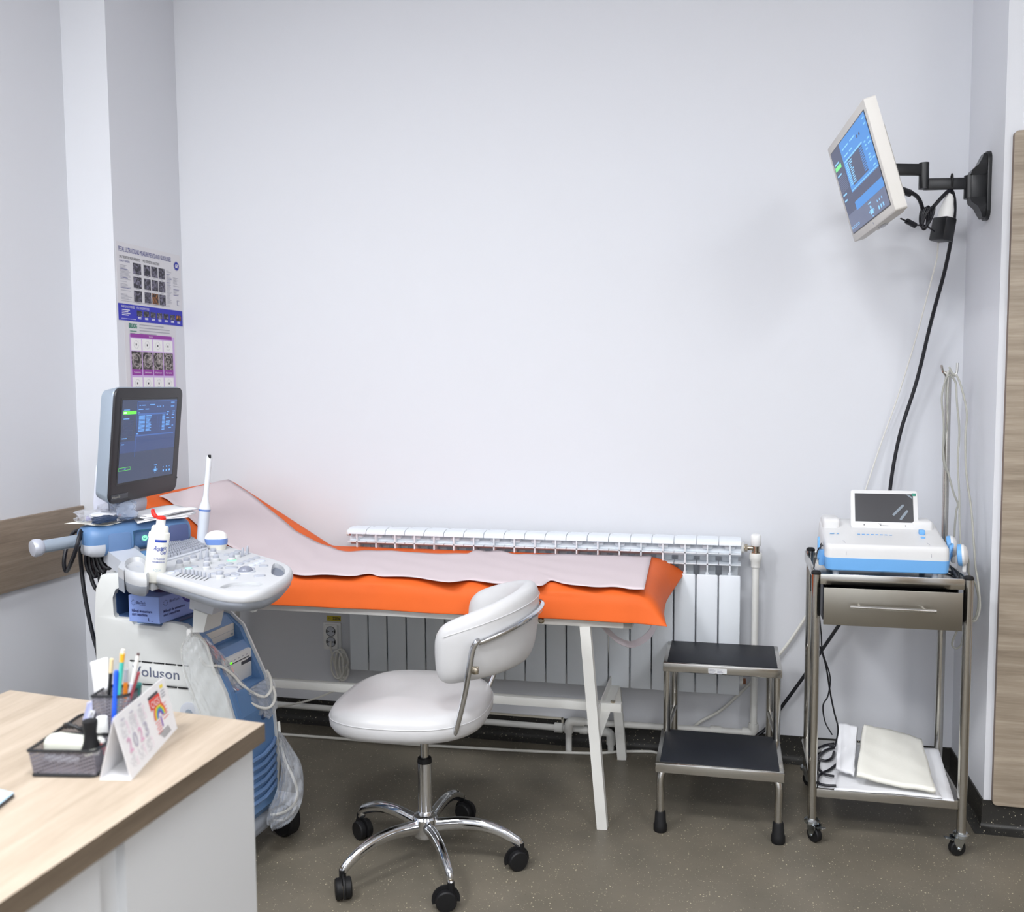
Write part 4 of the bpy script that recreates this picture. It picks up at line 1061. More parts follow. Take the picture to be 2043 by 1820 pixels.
b.obj('cable_tie', RUB, ar)

# leads and supply under the arm
b = MB(); b.tube(cr([PX(1793, 378, Y=-.42), PX(1815, 383, Y=-.40), PX(1832, 395, Y=-.36), PX(1840, 415, Y=-.33), PX(1843, 432, Y=-.31), PX(1860, 415, Y=-.30), PX(1880, 393, Y=-.29), PX(1896, 380, Y=-.27), PX(1903, 395, Y=-.26), PX(1904, 425, Y=-.25), PX(1898, 475, Y=-.22), PX(1885, 540, Y=-.17), PX(1866, 610, Y=-.12), PX(1852, 665, Y=-.09), PX(1829, 760, Y=-.06), PX(1800, 850, Y=-.05), PX(1785, 915, Y=-.045), PX(1776, 975, Y=-.045), PX(1770, 1040, Y=-.045), PX(1730, 1165, Y=-.045), PX(1672, 1250, Y=-.045), PX(1638, 1300, Y=-.045), PX(1600, 1355, Y=-.045), PX(1560, 1410, Y=-.045), PX(1530, 1452, Y=-.05), PX(1510, 1468, Y=-.06)], 6), .0062, 10)
p, q = PX(1797, 379, Y=-.42), PX(1816, 386, Y=-.40); b.tube([p, q], .011, 12)
tag(b.obj('video_cable', CABK), 'thick black cable from the white wall monitor down the back wall', 'cable')
b = MB()
b.tube(cr([PX(1797, 436, Y=-.40), PX(1810, 442, Y=-.38), PX(1828, 449, Y=-.36), PX(1846, 450, Y=-.33), PX(1864, 462, Y=-.30)], 5), .0026, 8)
p, q = PX(1809, 441, Y=-.38), PX(1826, 450, Y=-.36); b.tube([p, q], .0085, 12)
for k in range(5):
    cz = PX(1846 + k * .8, 437 - k * 1.0, Y=-.325 - .004 * k); pts = []
    for i in range(24):
        a = i * math.pi / 12; pts.append(cz + right * (.011 * math.sin(a) + (.004 * k - .002) * math.cos(a) + (k - 2) * .003) + V((0, .003 * math.sin(a * 2), (.030 + .003 * (k % 3)) * math.cos(a))))
    b.tube(pts, .0034, 8, closed=True)
tag(b.obj('tied_lead', CABK), 'bundled thin black lead tied in loops below the swing arm', 'cable')
ps = thing('power_supply', PX(1880, 480, Y=-.28), 'black power supply plugged in a white socket below the arm', 'power supply')
a0, a1 = PX(1893, 396, Y=-.27), PX(1885, 436, Y=-.275)
b = MB(); b.lathe([(.008, 0), (.014, .012), (.017, .03), (.022, .05), (.024, .075), (.023, .082)], PX(1895, 388, Y=-.27), (a1 - a0).normalized(), 16); b.obj('socket', WHITE, ps)
c0 = PX(1881, 458, Y=-.278)
b = MB(); b.box(c0, (.046, .06, .075), .006, rot=Matrix.Rotation(math.radians(8), 3, 'Y') @ Matrix.Rotation(math.radians(35), 3, 'Z')); b.obj('adapter', BLKP, ps)
b = MB(); b.tube(cr([PX(1872, 484, Y=-.26), PX(1868, 520, Y=-.20), PX(1850, 590, Y=-.13), PX(1826, 680, Y=-.07), PX(1790, 795, Y=-.03), PX(1756, 890, Y=-.02), PX(1727, 977, Y=-.018), PX(1700, 1055, Y=-.018), PX(1650, 1170, Y=-.018), PX(1615, 1222, Y=-.018)], 6), .0024, 8)
tag(b.obj('thin_flex', CABW), 'thin white flex falling from the power supply beside the black cable', 'cable')

# ------------------------------------------------------------------ desk
DK = V((-.884, -1.897, 0)); DL = V((-1.535, -1.830, 0)); dv = V((-.036, -1, 0)).normalized()
dk = thing('desk', (-1.2, -2.5, 0), 'pale oak topped desk with white panels in the foreground', 'desk')
DN = DK + dv * 1.35; DM = DL + dv * 1.35
DTOP = .75
def slab(b, poly, z0, z1, mtop=0, mside=1):
    n = len(poly); lo = [V((p.x, p.y, z0)) for p in poly]; hi = [V((p.x, p.y, z1)) for p in poly]
    b.m = mtop; b.poly(hi); b.m = mside; b.poly(lo[::-1])
    for i in range(n): j = (i + 1) % n; b.poly([lo[i], lo[j], hi[j], hi[i]])
b = MB(); slab(b, [DK, DN, DM, DL], .714, DTOP)
b.obj('desk_top', [OAKD, OAKE], dk, smooth=False)
ix = V((-1, .09, 0)).normalized()
def inset(p, a, c): return p + ix * a + dv * c
b = MB(); b.open = False
DX_ = .018
def panelbox(name, c0, c1, a0, a1):
    b = MB(); slab(b, [inset(DK, a0, c0), inset(DK, a0, c1), inset(DK, a1, c1), inset(DK, a1, c0)], .0, .714, 0, 0)
    return b.obj(name, WHITEB, dk, smooth=False)
panelbox('side_panel', .022, .400, .016, .60); panelbox('side_panel', .458, 1.30, .016, .60)
panelbox('recess_panel', .39, .47, .034, .58)

# desk organiser
OG = V((-1.149, -2.211, DTOP)); ogx = V((.985, .17, 0)); ogy = V((-.17, .985, 0))
OM = frame(OG, ogx, ogy)
og = thing('desk_organizer', OG + ogx * .056 + ogy * .08, 'black wire mesh desk organiser with pens and stapler in it', 'organiser')
def mesh_mat():
    m = bpy.data.materials.new('wire_mesh'); m.use_nodes = True; nt = m.node_tree; b = nt.nodes['Principled BSDF']
    tc = nt.nodes.new('ShaderNodeTexCoord'); mp = nt.nodes.new('ShaderNodeMapping'); mp.inputs['Rotation'].default_value = (math.radians(42), math.radians(20), math.radians(44)); mp.inputs['Scale'].default_value = (1, 1, 1)
    nt.links.new(tc.outputs['Object'], mp.inputs[0]); outs = []
    for ax in 'XZ':
        w = nt.nodes.new('ShaderNodeTexWave'); w.wave_type = 'BANDS'; w.bands_direction = ax; w.inputs['Scale'].default_value = 75
        nt.links.new(mp.outputs[0], w.inputs['Vector']); outs.append(w)
    mx = nt.nodes.new('ShaderNodeMath'); mx.operation = 'MAXIMUM'; nt.links.new(outs[0].outputs['Fac'], mx.inputs[0]); nt.links.new(outs[1].outputs['Fac'], mx.inputs[1])
    gt = nt.nodes.new('ShaderNodeMath'); gt.operation = 'GREATER_THAN'; gt.inputs[1].default_value = .52; nt.links.new(mx.outputs[0], gt.inputs[0])
    nt.links.new(gt.outputs[0], b.inputs['Alpha']); b.inputs['Base Color'].default_value = lin((118, 115, 124)) + (1,); b.inputs['Roughness'].default_value = .4; b.inputs['Metallic'].default_value = .0
    MATS['wire_mesh'] = m; return m
WIRE = mesh_mat()
OWID, ODEP = .109, .172
def ob(): return MB(OM)
b = ob()
for z, w in ((.047, .003), (.003, .0034)):
    loop = [(-.006 if z > .02 else 0, -.004 if z > .02 else 0, z), (OWID + (.002 if z > .02 else 0), -.004 if z > .02 else 0, z), (OWID + .002, ODEP, z), (-.006 if z > .02 else 0, ODEP, z)]
    b.tube(fillet([loop[0]] + loop[1:] + [loop[0]], .012), w, 8)
b.tube([(-.002, .075, .047), (OWID, .075, .047)], .0028, 8); b.tube(fillet([(.0, .105, .047), (.03, .105, .047), (.03, .17, .047)], .004), .0026, 8)
b.obj('tray_frame', BLKP, og)
b = ob(); b.open = True
b.m = 0
b.poly([(0, 0, .003), (OWID, 0, .003), (OWID, -.004, .047), (-.006, -.004, .047)]); b.poly([(OWID, 0, .003), (OWID, ODEP, .003), (OWID, ODEP, .047), (OWID, -.004, .047)])
b.poly([(0, 0, .003), (0, ODEP, .003), (-.006, ODEP, .047), (-.006, -.004, .047)]); b.poly([(0, ODEP, .003), (OWID, ODEP, .003), (OWID, ODEP, .047), (0, ODEP, .047)]); b.poly([(0, .075, .003), (OWID, .075, .003), (OWID, .075, .047), (0, .075, .047)])
b.poly([(0, 0, .0012), (OWID, 0, .0012), (OWID, ODEP, .0012), (0, ODEP, .0012)])
b.obj('mesh_panel', WIRE, og, smooth=False)
b = ob()
c0x, c1x, c0y, c1y, ct_ = .047, .112, .112, .172, .103
cup = [(c0x, c0y), (c1x - .012, c0y), (c1x, c0y + .014), (c1x, c1y), (c0x, c1y)]
b.tube(fillet([(x, y, ct_) for x, y in cup] + [(cup[0][0], cup[0][1], ct_)], .006), .0026, 8)
b.tube(fillet([(x, y, .004) for x, y in cup] + [(cup[0][0], cup[0][1], .004)], .006), .0026, 8)
cupf = b.obj('cup_frame', BLKP, og)
b = ob(); b.open = True
for i in range(5):
    p, q = cup[i], cup[(i + 1) % 5]; b.poly([(p[0], p[1], .004), (q[0], q[1], .004), (q[0], q[1], ct_), (p[0], p[1], ct_)])
b.obj('cup_mesh', WIRE, og, smooth=False)
def pen(name, top, bot, segs, label, cat, Y=-2.07, grp='pens and pencils in the mesh cup'):
    """segs: (fraction from the top, radius, material index)"""
    p, q = PX(*top, Y=Y), PX(*bot, Y=Y)
    zb = DTOP + .006; q = p + (q - p) * ((zb - p.z) / (q.z - p.z))
    o = thing(name, q, label, cat, grp); return o, p, q
def seg(o, p, q, f0, f1, r0, r1, m, nm):
    b = MB(); a = p.lerp(q, f0); e_ = p.lerp(q, f1); b.cyl(a, e_, r0, r1, 14); return b.obj(nm, m, o)
PINKB = mat('cream_wood', (226, 204, 160), .5)
o, p, q = pen('pencil', (223, 1315), (217, 1395), None, 'black pencil with cream end standing behind the blue pen', 'pencil', -2.075)
seg(o, p, q, 0, .16, .0034, .0034, PINKB, 'eraser_end'); seg(o, p, q, .16, 1, .0034, .0034, BLKP, 'barrel')
o, p, q = pen('pen', (232, 1338), (228, 1427), None, 'bright blue pen in the mesh cup left of the teal pencil', 'pen', -2.085)
seg(o, p, q, 0, .04, .003, .0044, mat('pen_blue', (32, 92, 222), .35), 'end_cap'); seg(o, p, q, .04, 1, .0044, .0044, MATS['pen_blue'], 'barrel')
o, p, q = pen('pencil', (245.5, 1296), (233, 1424), None, 'tall teal pencil with yellow and white topper', 'pencil', -2.08)
seg(o, p, q, 0, .045, .0032, .0036, mat('eraser_white', (240, 232, 214), .6), 'eraser'); seg(o, p, q, .04, .125, .0045, .004, mat('topper_yellow', (244, 180, 40), .4), 'topper'); seg(o, p, q, .125, 1, .0038, .0038, mat('teal_lacquer', (70, 190, 176), .4), 'barrel')
o, p, q = pen('pen', (251.5, 1336), (250, 1395), None, 'orange pen with clear cap beside the white pen', 'pen', -2.05)
seg(o, p, q, 0, .17, .0036, .004, mat('clear_cap', (196, 200, 210), .25, trans=.4), 'cap'); seg(o, p, q, .17, 1, .0042, .0042, mat('pen_orange', (238, 140, 40), .35), 'barrel')
o, p, q = pen('pen', (276, 1304), (259, 1390), None, 'white and clear pen with dark tip leaning to the right', 'pen', -2.05)
seg(o, p, q, 0, .02, .0026, .003, mat('dark_tip', (90, 66, 66), .4), 'push_button'); seg(o, p, q, .02, .36, .0034, .0038, WHITE, 'upper_barrel'); seg(o, p, q, .34, 1, .0046, .0046, mat('pen_clear', (206, 208, 224), .25), 'lower_barrel')
o, p, q = pen('pen', (277, 1342), (257, 1402), None, 'maroon pen leaning beside the white pen in the cup', 'pen', -2.065)
seg(o, p, q, 0, .6, .0028, .003, mat('pen_wine', (150, 60, 70), .35), 'barrel'); seg(o, p, q, .6, 1, .0048, .0048, mat('pen_maroon', (110, 20, 60), .4), 'grip')
o, p, q = pen('marker', (277, 1364), (270, 1400), None, 'dark green marker standing in the right corner of the cup', 'marker', -2.035)
seg(o, p, q, 0, 1, .0058, .0058, mat('marker_green', (40, 110, 104), .4), 'barrel')
# folded papers
def slip(quad, Y, label, grp=None, m=SHEETP, fold=.006):
    P_ = [PX(x, y, Y=Y + dy) for (x, y, dy) in quad]; b = MB(); b.open = True
    def fn(u, v):
        p = P_[0].lerp(P_[1], u).lerp(P_[3].lerp(P_[2], u), v); return p + V((0, fold * math.sin(u * 3.1 + v), 0))
    b.grid(fn, 8, 8); o = b.obj('folded_paper', m, solid=.0006); return tag(o, label, 'paper', grp)
slip(((180, 1322, 0), (214, 1312, .006), (220, 1374, .004), (186, 1400, 0)), -2.055, 'pale folded paper standing left of the pens in the mesh organiser')
slip(((174, 1402, 0), (186, 1399, 0), (184, 1440, 0), (160, 1442, 0)), -2.09, 'crumpled lavender slip tucked before the mesh pen cup', m=mat('lavender_paper', (196, 200, 232), .7))
slip(((180, 1420, 0), (187, 1420, .004), (187, 1445, 0), (168, 1447, 0)), -2.10, 'small curled white slip in front of the pen cup', fold=.01)
# stapler, black stamp, glue
CREAMP = mat('cream_plastic', (214, 216, 204), .4)
sp = thing('stapler', OG + ogx * .03 + ogy * .045, 'cream stapler lying at the left of the organiser tray', 'stapler')
M_ = frame(OG + ogx * .024 + ogy * .05 + V((0, 0, .038)), (.96, .27, -.10), (-.27, .96, 0))
b = MB(M_); rings = []
for x, w, h, zc in ((-.028, .010, .008, 0), (-.024, .017, .013, .001), (-.01, .019, .015, .002), (.03, .018, .013, .002), (.06, .014, .009, 0)):
    rings.append([V((x, yy_ * w, zc + zz_ * h)) for yy_, zz_ in rrect(2, 2, .6, 3)])
b.loft(rings); b.obj('upper_body', CREAMP, sp, angle=60)
b = MB(M_); b.box((.012, 0, -.022), (.075, .03, .012), .003); b.obj('base', MLGREY, sp)
b = ob(); b.lathe([(.021, .004), (.021, .012), (.017, .03), (.0115, .048), (.0105, .062), (.0125, .076), (.013, .083), (.008, .085)], (.078, .045, 0), n=20)
o = b.obj('hand_stamp', RUB); tag(o, 'black hand stamp with waisted grip between stapler and glue', 'stamp')
b = ob(); b.b2((.052, .088, .02), (.058, .098, .05)); b.tube(cr([(.004, .095, .052), (.010, .085, .060), (.026, .078, .062), (.044, .08, .052), (.05, .088, .04)], 4), .0032, 8); b.tube(cr([(.012, .10, .05), (.025, .09, .055), (.042, .09, .045)], 4), .003, 8)
o = b.obj('binder_clip', BLKP); tag(o, 'black binder clip resting above the cream stapler', 'clip')
b = ob(); b.prism([(.080, .016), (.104, .024), (.098, .040), (.084, .044)], Matrix.Translation((0, 0, .030)), .006, .001)
o = b.obj('sticky_notes', CREAMP); tag(o, 'small cream pad between the stamp and the glue bottle', 'notepad')
gp = PX(205, 1480, Y=-2.115); gl = thing('glue_bottle', (gp.x, gp.y, DTOP + .006), 'small white glue bottle with red label and tall white cap', 'bottle')
gz = DTOP + .004
b = MB(); b.lathe([(.0125, 0), (.0135, .003), (.0135, .030), (.011, .036), (.0085, .040)], (gp.x, gp.y, gz), n=22); b.obj('bottle_body', WHITE, gl)
b = MB(); b.lathe([(.0137, .004), (.0137, .028)], (gp.x, gp.y, gz), n=22, cap=False); b.m = 1
for i in range(3): b.b2((gp.x - .006 + i * .003, gp.y - .0142, gz + .012 + i * .003), (gp.x + .004 + i * .002, gp.y - .0135, gz + .015 + i * .003))
b.obj('label', [mat('label_red', (226, 44, 36), .5), WHITE], gl)
b = MB(); b.lathe([(.0098, .038), (.0105, .042), (.0098, .068), (.0092, .071), (.006, .072)], (gp.x, gp.y, gz), n=22); b.obj('cap', WHITE, gl)

# desk calendar
ca, cb, cf = V((-1.029, -2.2, DTOP)), V((-.975, -2.19, DTOP)), V((-1.039, -1.957, DTOP))
cg = cf + (ca - cb) * .6; ra = V((-1.001, -2.196, .858)); rb = V((-1.061, -1.962, .853))
cl = thing('desk_calendar', (-1.01, -2.07, DTOP), 'white tent desk calendar with rainbow logo and the year 2023', 'calendar')
b = MB(); b.open = True
b.poly([ra, cb, cf, rb]); b.poly([ra, rb, cg, ca]); b.poly([ca + V((0, 0, .001)), cg + V((0, 0, .001)), cf + V((0, 0, .001)), cb + V((0, 0, .001))])
b.obj('card', SHEETP, cl, smooth=False, solid=.0008)
b = MB(); b.open = True
cu_ = (rb - ra); cvv = (cb - ra); cn = cvv.cross(cu_).normalized()
if cn.x < 0: cn = -cn
def cp(u, v, k=.001): return ra.lerp(rb, u).lerp(cb.lerp(cf, u), v) + cn * k
cmats = [INKG, mat('calendar_red', (226, 74, 60), .6), mat('cal_orange', (240, 150, 50), .6), mat('cal_yellow', (246, 222, 60), .6), mat('cal_green', (100, 190, 90), .6), mat('cal_blue', (70, 130, 220), .6), mat('cal_violet', (130, 70, 180), .6), mat('cal_pink', (224, 180, 205), .6), DARKG, WHITE, mat('cal_outline', (188, 186, 200), .6)]
def crect(m, u0, v0, u1, v1, k=.001): b.m = m; b.poly([cp(u0, v1, k), cp(u1, v1, k), cp(u1, v0, k), cp(u0, v0, k)])
rc = random.Random(4)
for uc in (.06, .22, .38):
    crect(10, uc + .03, .10, uc + .09, .125)
    for j in range(7):
        for i in range(7):
            if rc.random() < .8: crect(0 if i < 5 else 7, uc + i * .019, .16 + j * .034, uc + i * .019 + .010, .174 + j * .034)
for uc in (.06, .22, .38, ):
    for j in range(6):
        for i in range(7):
            if rc.random() < .75: crect(0 if i < 5 else 7, uc + i * .019, .70 + j * .034, uc + i * .019 + .010, .714 + j * .034)
ux, vx = cu_.normalized(), -cvv.normalized()
for i, (ch_, m_) in enumerate((('2', 7), ('0', 10), ('2', 7), ('3', 10))):
    b.m = m_; b.text(ch_, cp(.09 + i * .105, .64), ux, vx, height=.026, width=.017, bold=.02)
crect(8, .60, .12, .80, .17); crect(1, .60, .175, .82, .36); b.m = 9; b.text('OGS', cp(.62, .335, .0014), ux, vx, height=.013, width=.040)
def carc(m, r0, r1):
    b.m = m; c = cp(.745, .56, .0012)
    for i in range(14):
        t0, t1 = math.pi * i / 14, math.pi * (i + 1) / 14
        b.poly([c + (ux * math.cos(t) + vx * math.sin(t)) * r for r, t in ((r0, t0), (r1, t0), (r1, t1), (r0, t1))])
for i, m_ in enumerate((6, 5, 4, 3, 2, 1)): carc(m_, .008 + .0036 * i, .0112 + .0036 * i)
crect(6, .735, .56, .755, .74)
for j in range(5): crect(1, .62 + .02 * (j % 2), .60 + j * .045, .72, .612 + j * .045); crect(1, .78, .40 + j * .06, .90, .412 + j * .06)
for j in range(4): crect(8, .64 + .02 * j, .80 + .035 * j, .84 + .01 * j, .812 + .035 * j)
crect(3, .86, .08, .92, .14); 
for j in range(3): crect(0, .85, .18 + j * .05, .93, .20 + j * .05)
b.obj('print', cmats, cl, smooth=False)
# corner of a light blue tablet at the frame edge
t0 = PX(28, 1582, Z=DTOP + .008); d1 = (PX(0, 1575, Z=DTOP + .008) - t0).normalized(); d2 = (PX(0, 1604, Z=DTOP + .008) - t0).normalized()
b = MB(); pl_ = [t0, t0 + d1 * .2, t0 + d1 * .2 + d2 * .2, t0 + d2 * .2]; slab(b, pl_, DTOP + .001, DTOP + .008, 0, 1)
o = b.obj('folder', [mat('tablet_blue', (176, 204, 222), .4), DARKG], smooth=False); tag(o, 'corner of pale blue flat folder on the desk left edge', 'folder')

# ------------------------------------------------------------------ ultrasound machine
MO = V((-1.605, -1.178, 0)); ma = math.radians(-4)
mu_ = V((math.cos(ma), math.sin(ma), 0)); mn = V((-mu_.y, mu_.x, 0))
def mp(u, n_, z): return MO + mu_ * u + mn * n_ + V((0, 0, z))
UM = frame(MO, mu_, mn)
us = thing('ultrasound_machine', mp(.02, .1, 0), 'white and blue ultrasound machine with monitor and control panel', 'ultrasound machine')
# frame of an upright prism: x = u, y = z, thickness along n
def UP(n_): return frame(mp(0, n_, 0), mu_, (0, 0, 1), mn)
full = [(-.2, .13), (.24, .13), (.262, .16), (.262, .3), (.25, .46), (.225, .54), (.19, .61), (.155, .685), (.11, .722), (.05, .735), (-.2, .735)]
notch = [(-.2, .13), (.24, .13), (.262, .16), (.262, .3), (.250, .46), (.232, .532), (.196, .536), (.186, .628), (.176, .640), (.168, .650), (.136, .652), (.134, .700), (.11, .722), (.05, .735), (-.2, .735)]
b = MB(); b.prism(full, UP(.014), .018); b.prism(notch, UP(.032), .140); b.prism(full, UP(.172), .016)
core = b.obj('body', MBLUE, us, smooth=False)
b = MB(); b.b2((.11, .032, .660), (.1375, .170, .699), .001, M=UM); b.m = 1; b.b2((.137, .034, .6785), (.1378, .168, .6795), M=UM); b.b2((.137, .15, .666), (.1385, .162, .671), .0005, M=UM)
b.obj('disc_drive', [mat('drive_beige', (206, 204, 196), .45), MGREY], us)
b = MB(); b.b2((.12, .030, .538), (.196, .172, .628), .006, M=UM); b.m = 1; b.b2((.194, .04, .604), (.1968, .155, .6065), M=UM); b.m = 2; b.b2((.194, .150, .588), (.1972, .166, .600), M=UM); b.m = 1; b.b2((.194, .115, .588), (.1970, .149, .598), M=UM)
b.m = 4
for i in range(5): b.b2((.194, .06 + i * .02, .613), (.1968, .068 + i * .02, .615), M=UM)
b.m = 3; b.box((.1962, .063, .609), (.002, .010, .006), .0008, M=UM)
b.obj('printer', [MWHITE, DARKG, mat('printer_mark', (40, 46, 70), .4), mat('lamp_green', (40, 160, 20), .4, emit=(90, 230, 20), estr=1.2), INKG], us)
# side shells
shell = [(-.225, .10), (.19, .10), (.245, .16), (.252, .3), (.242, .46), (.217, .54), (.182, .61), (.147, .683), (.125, .71), (.09, .731), (.045, .737), (.02, .737), (.012, .722), (-.085, .722), (-.096, .737), (-.15, .737), (-.157, .75), (-.158, .80), (-.146, .826), (-.12, .836), (-.02, .84), (-.02, .862), (-.12, .87), (-.165, .868), (-.20, .852), (-.216, .82), (-.224, .74)]
rim = [(-.225, .10), (.2, .10), (.262, .16), (.27, .3), (.258, .46), (.232, .545), (.197, .617), (.160, .693), (.113, .731), (.05, .742), (-.15, .742), (-.16, .86), (-.21, .85), (-.225, .74)]
b = MB(); b.prism(shell, UP(.016) @ Matrix.Rotation(math.pi, 4, 'Y') @ Matrix.Scale(-1, 4, (1, 0, 0)), .020, .004)
o = b.obj('side_shell', MWHITE, us, angle=40)
b = MB(); b.prism(rim, UP(.187), .006); b.obj('side_shell', MWHITE, us, angle=40)
# back column and dark niche for the glove box
b = MB(); b.b2((-.215, .01, .70), (-.17, .185, .86), .01, M=UM); b.m = 1; b.b2((-.168, .012, .733), (-.155, .185, .858), M=UM); b.b2((-.16, .015, .735), (.06, .185, .741), M=UM); b.b2((-.16, .15, .735), (-.02, .186, .83), M=UM)
b.obj('niche', [MWHITE, MDBLUE], us)
# lettering and vent slots on the near shell
x_ = mu_; nearn = -.0062
b = MB(); b.text('Voluson', mp(-.093, nearn, .5705), mu_, (0, 0, 1), width=.162, height=.030, bold=.008)
b.obj('lettering', mat('letter_grey', (104, 110, 130), .5), us)
b = MB(); 
b.prism(rrect(.214, .062, .006), frame(mp(-.002, -.004, .580), mu_, (0, 0, 1), -mn), .0015, .001)
b.m = 1
for zz in (.6135, .5465):
    for i in range(5): b.b2((-.100 + i * .041, nearn - .001, zz - .0015), (-.064 + i * .041, nearn + .002, zz + .0015), M=UM)
b.obj('vent_panel', [MWHITE, BLKP], us)
b = MB(); b.lathe([(.03, 0), (.032, .003), (.026, .005)], mp(.10, -.004, .475), -mn, 28); b.m = 1; b.lathe([(.012, .004), (.012, .006)], mp(.10, -.004, .475), -mn, 20); b.obj('side_badge', [MLGREY, MSILV], us)
# grille ridges low on the blue front
b = MB()
for i in range(6):
    z = .335 - i * .026; b.tube([mp(.262, .05, z - .012), mp(.268, .11, z - .010), mp(.266, .165, z + .002), mp(.258, .186, z + .012)], .007, 8)
b.obj('front_grille', MBLUE2, us)
b = MB(); b.lathe([(.011, 0), (.011, .003), (.008, .004)], mp(.252, .135, .432), mu_, 18); b.obj('front_button', MDBLUE, us)
# base and wheels
b = MB(); b.b2((-.26, .0, .07), (.25, .20, .13), .02, 3, UM); b.b2((.16, -.08, .075), (.25, .28, .125), .02, 3, UM); b.b2((-.25, -.08, .075), (-.17, .28, .125), .02, 3, UM); b.obj('base', MGREY, us)
for (u_, n_) in ((.235, .265), (.235, -.065), (-.22, .265), (-.22, -.065)):
    b = MB(); c = mp(u_, n_, .062); b.lathe([(.03, -.022), (.056, -.020), (.062, -.014), (.062, .014), (.056, .020), (.03, .022)], c, (mn * .9 + mu_ * .35), 28); w = b.obj('wheel', RUB, us)
    b = MB(); b.b2((u_ - .055, n_ - .026, .085), (u_ + .05, n_ + .026, .135), .018, 3, UM); b.obj('wheel_cover', MLGREY, w)
# console neck
b = MB()
nk = [PX(x, y, d=2.56) for x, y in ((379, 1196), (429, 1201), (423, 1227), (378, 1215))]
o0 = [p for p in nk]; o1 = [p + mn * .12 for p in nk]; b.loft([o0, o1]); b.obj('console_bracket', MLGREY, us, smooth=False)
b = MB(); nk = [PX(x, y, d=2.555) for x, y in ((386, 1216), (414, 1226), (406, 1262), (384, 1262))]; b.loft([nk, [p + mn * .08 for p in nk]]); b.obj('console_post', MWHITE, us, smooth=False)
b = MB(); h0 = PX(382, 1272, d=2.60); b.prism(rrect(.017, .026, .008), frame(PX(381.5, 1262, d=2.60), mu_, (0, 0, 1), -mn), .012, .003); b.obj('cable_hook', WHITE, us)
b = MB(); b.prism(rrect(.022, .026, .010), frame(PX(508, 1212, d=2.63), (1, -.2, 0), (0, 0, 1)), .012, .003); b.b2(PX(492, 1204, d=2.66), PX(502, 1220, d=2.63)); b.obj('cable_hook', MWHITE, us)

# the swivelled head: console
DGB = (PX(304, 1146, Z=CZ) - CAM).dot(fwd)
def C2(x, y, z=CZ): p = PX(x, y, Z=CZ); return V((p.x, p.y, z))
outl = [(302, 1141), (345, 1153), (390, 1165.5), (437, 1178), (476, 1182), (505, 1180.5), (531, 1175), (555, 1164), (572, 1152), (582, 1139), (580, 1130), (562, 1120), (531, 1110), (499, 1101), (470, 1094), (452, 1088), (420, 1080), (399, 1075), (369, 1076), (335, 1086), (308, 1098), (296, 1112), (296, 1130)]
oc = [C2(*p) for p in outl]
oc = cr(oc, 4, True)
cen = sum(oc, V((0, 0, 0))) / len(oc)
def ring_(f, z, off=V((0, 0, 0)), ins=0.):
    r_ = []
    for p in oc:
        d = (p - cen); L_ = d.length; k = f * (L_ - ins) / L_; r_.append(V((cen.x + d.x * k, cen.y + d.y * k, z)) + off)
    return r_
def ell(pts, n=4): return [(p.x, p.y) for p in cr([C2(*q) for q in pts], n, True)]
hole1 = ell([(543.5, 1128), (550, 1124), (562, 1129), (568, 1137), (567, 1146), (557, 1150), (545, 1147), (541, 1142)])
hole2 = ell([(439, 1172), (455, 1165), (476, 1162), (500, 1161), (519, 1163), (523, 1167), (508, 1172), (480, 1174), (455, 1174.5)])
b = MB(); top = ring_(1, CZ, ins=.008)
b.holes([(p.x, p.y) for p in top], [hole1, hole2], CZ - .016, CZ)
# rounded lip below the rim
rings = [ring_(1, CZ - .0002, ins=.008), ring_(1, CZ - .003, ins=.002), ring_(1, CZ - .010, ins=-.002), ring_(1, CZ - .022, ins=-.003), ring_(1, CZ - .026, ins=0)]
b.loft(rings, cap=False)
con = b.obj('console', mat('console_white', (194, 196, 199), .38), us, angle=50)
b = MB(); b.loft([ring_(1, CZ - .0155, ins=.012), ring_(1, CZ - .024, ins=.001), ring_(1, CZ - .036, ins=.004), ring_(1, CZ - .052, ins=.022), ring_(1, CZ - .058, ins=.06)]); b.m = 1; b.prism([(x, y) for x, y in hole1], Matrix.Translation((0, 0, CZ - .0150)), .002)
b.obj('console_underside', [MGREY, mat('handle_grey', (110, 116, 130), .5)], us, angle=60)
b = MB(); b.prism(hole2, Matrix.Translation((0, 0, CZ - .0152)), .008, .004); b.obj('palm_recess', MATS['console_white'], con)
def cc(x, y): return 280 + x / 6.384, 1020 + y / 6.384
KW, KG = MATS['console_white'], MKEY
for i, (x, y) in enumerate(((500, 705), (590, 668), (680, 636), (965, 635), (855, 672), (845, 740), (930, 550), (1230, 590), (1165, 626), (1015, 850))):
    p = C2(*cc(x, y)); b = MB(); b.m = 0; b.lathe([(.0115, 0), (.0112, .006), (.0085, .009), (.0075, .0095)], p, n=20); b.m = 1; b.lathe([(.0088, .009), (.0088, .016), (.006, .0185), (.002, .019)], p, n=20)
    k_ = b.obj('knob', [KW, KG], con)
    if i == 8: b = MB(); b.lathe([(.0122, 0), (.0125, .0015), (.0118, .0018)], p, n=20); b.obj('lit_ring', GLOWG, k_)
for x, y in ((770, 612), (850, 588), (1300, 570), (1360, 546)):
    p = C2(*cc(x, y)); b = MB(); b.lathe([(.010, 0), (.010, .001)], p, n=16); b.lathe([(.0052, .001), (.0048, .010), (.0028, .022), (.0008, .026)], p, (.08, 0, 1), 12); b.obj('paddle_switch', KG, con)
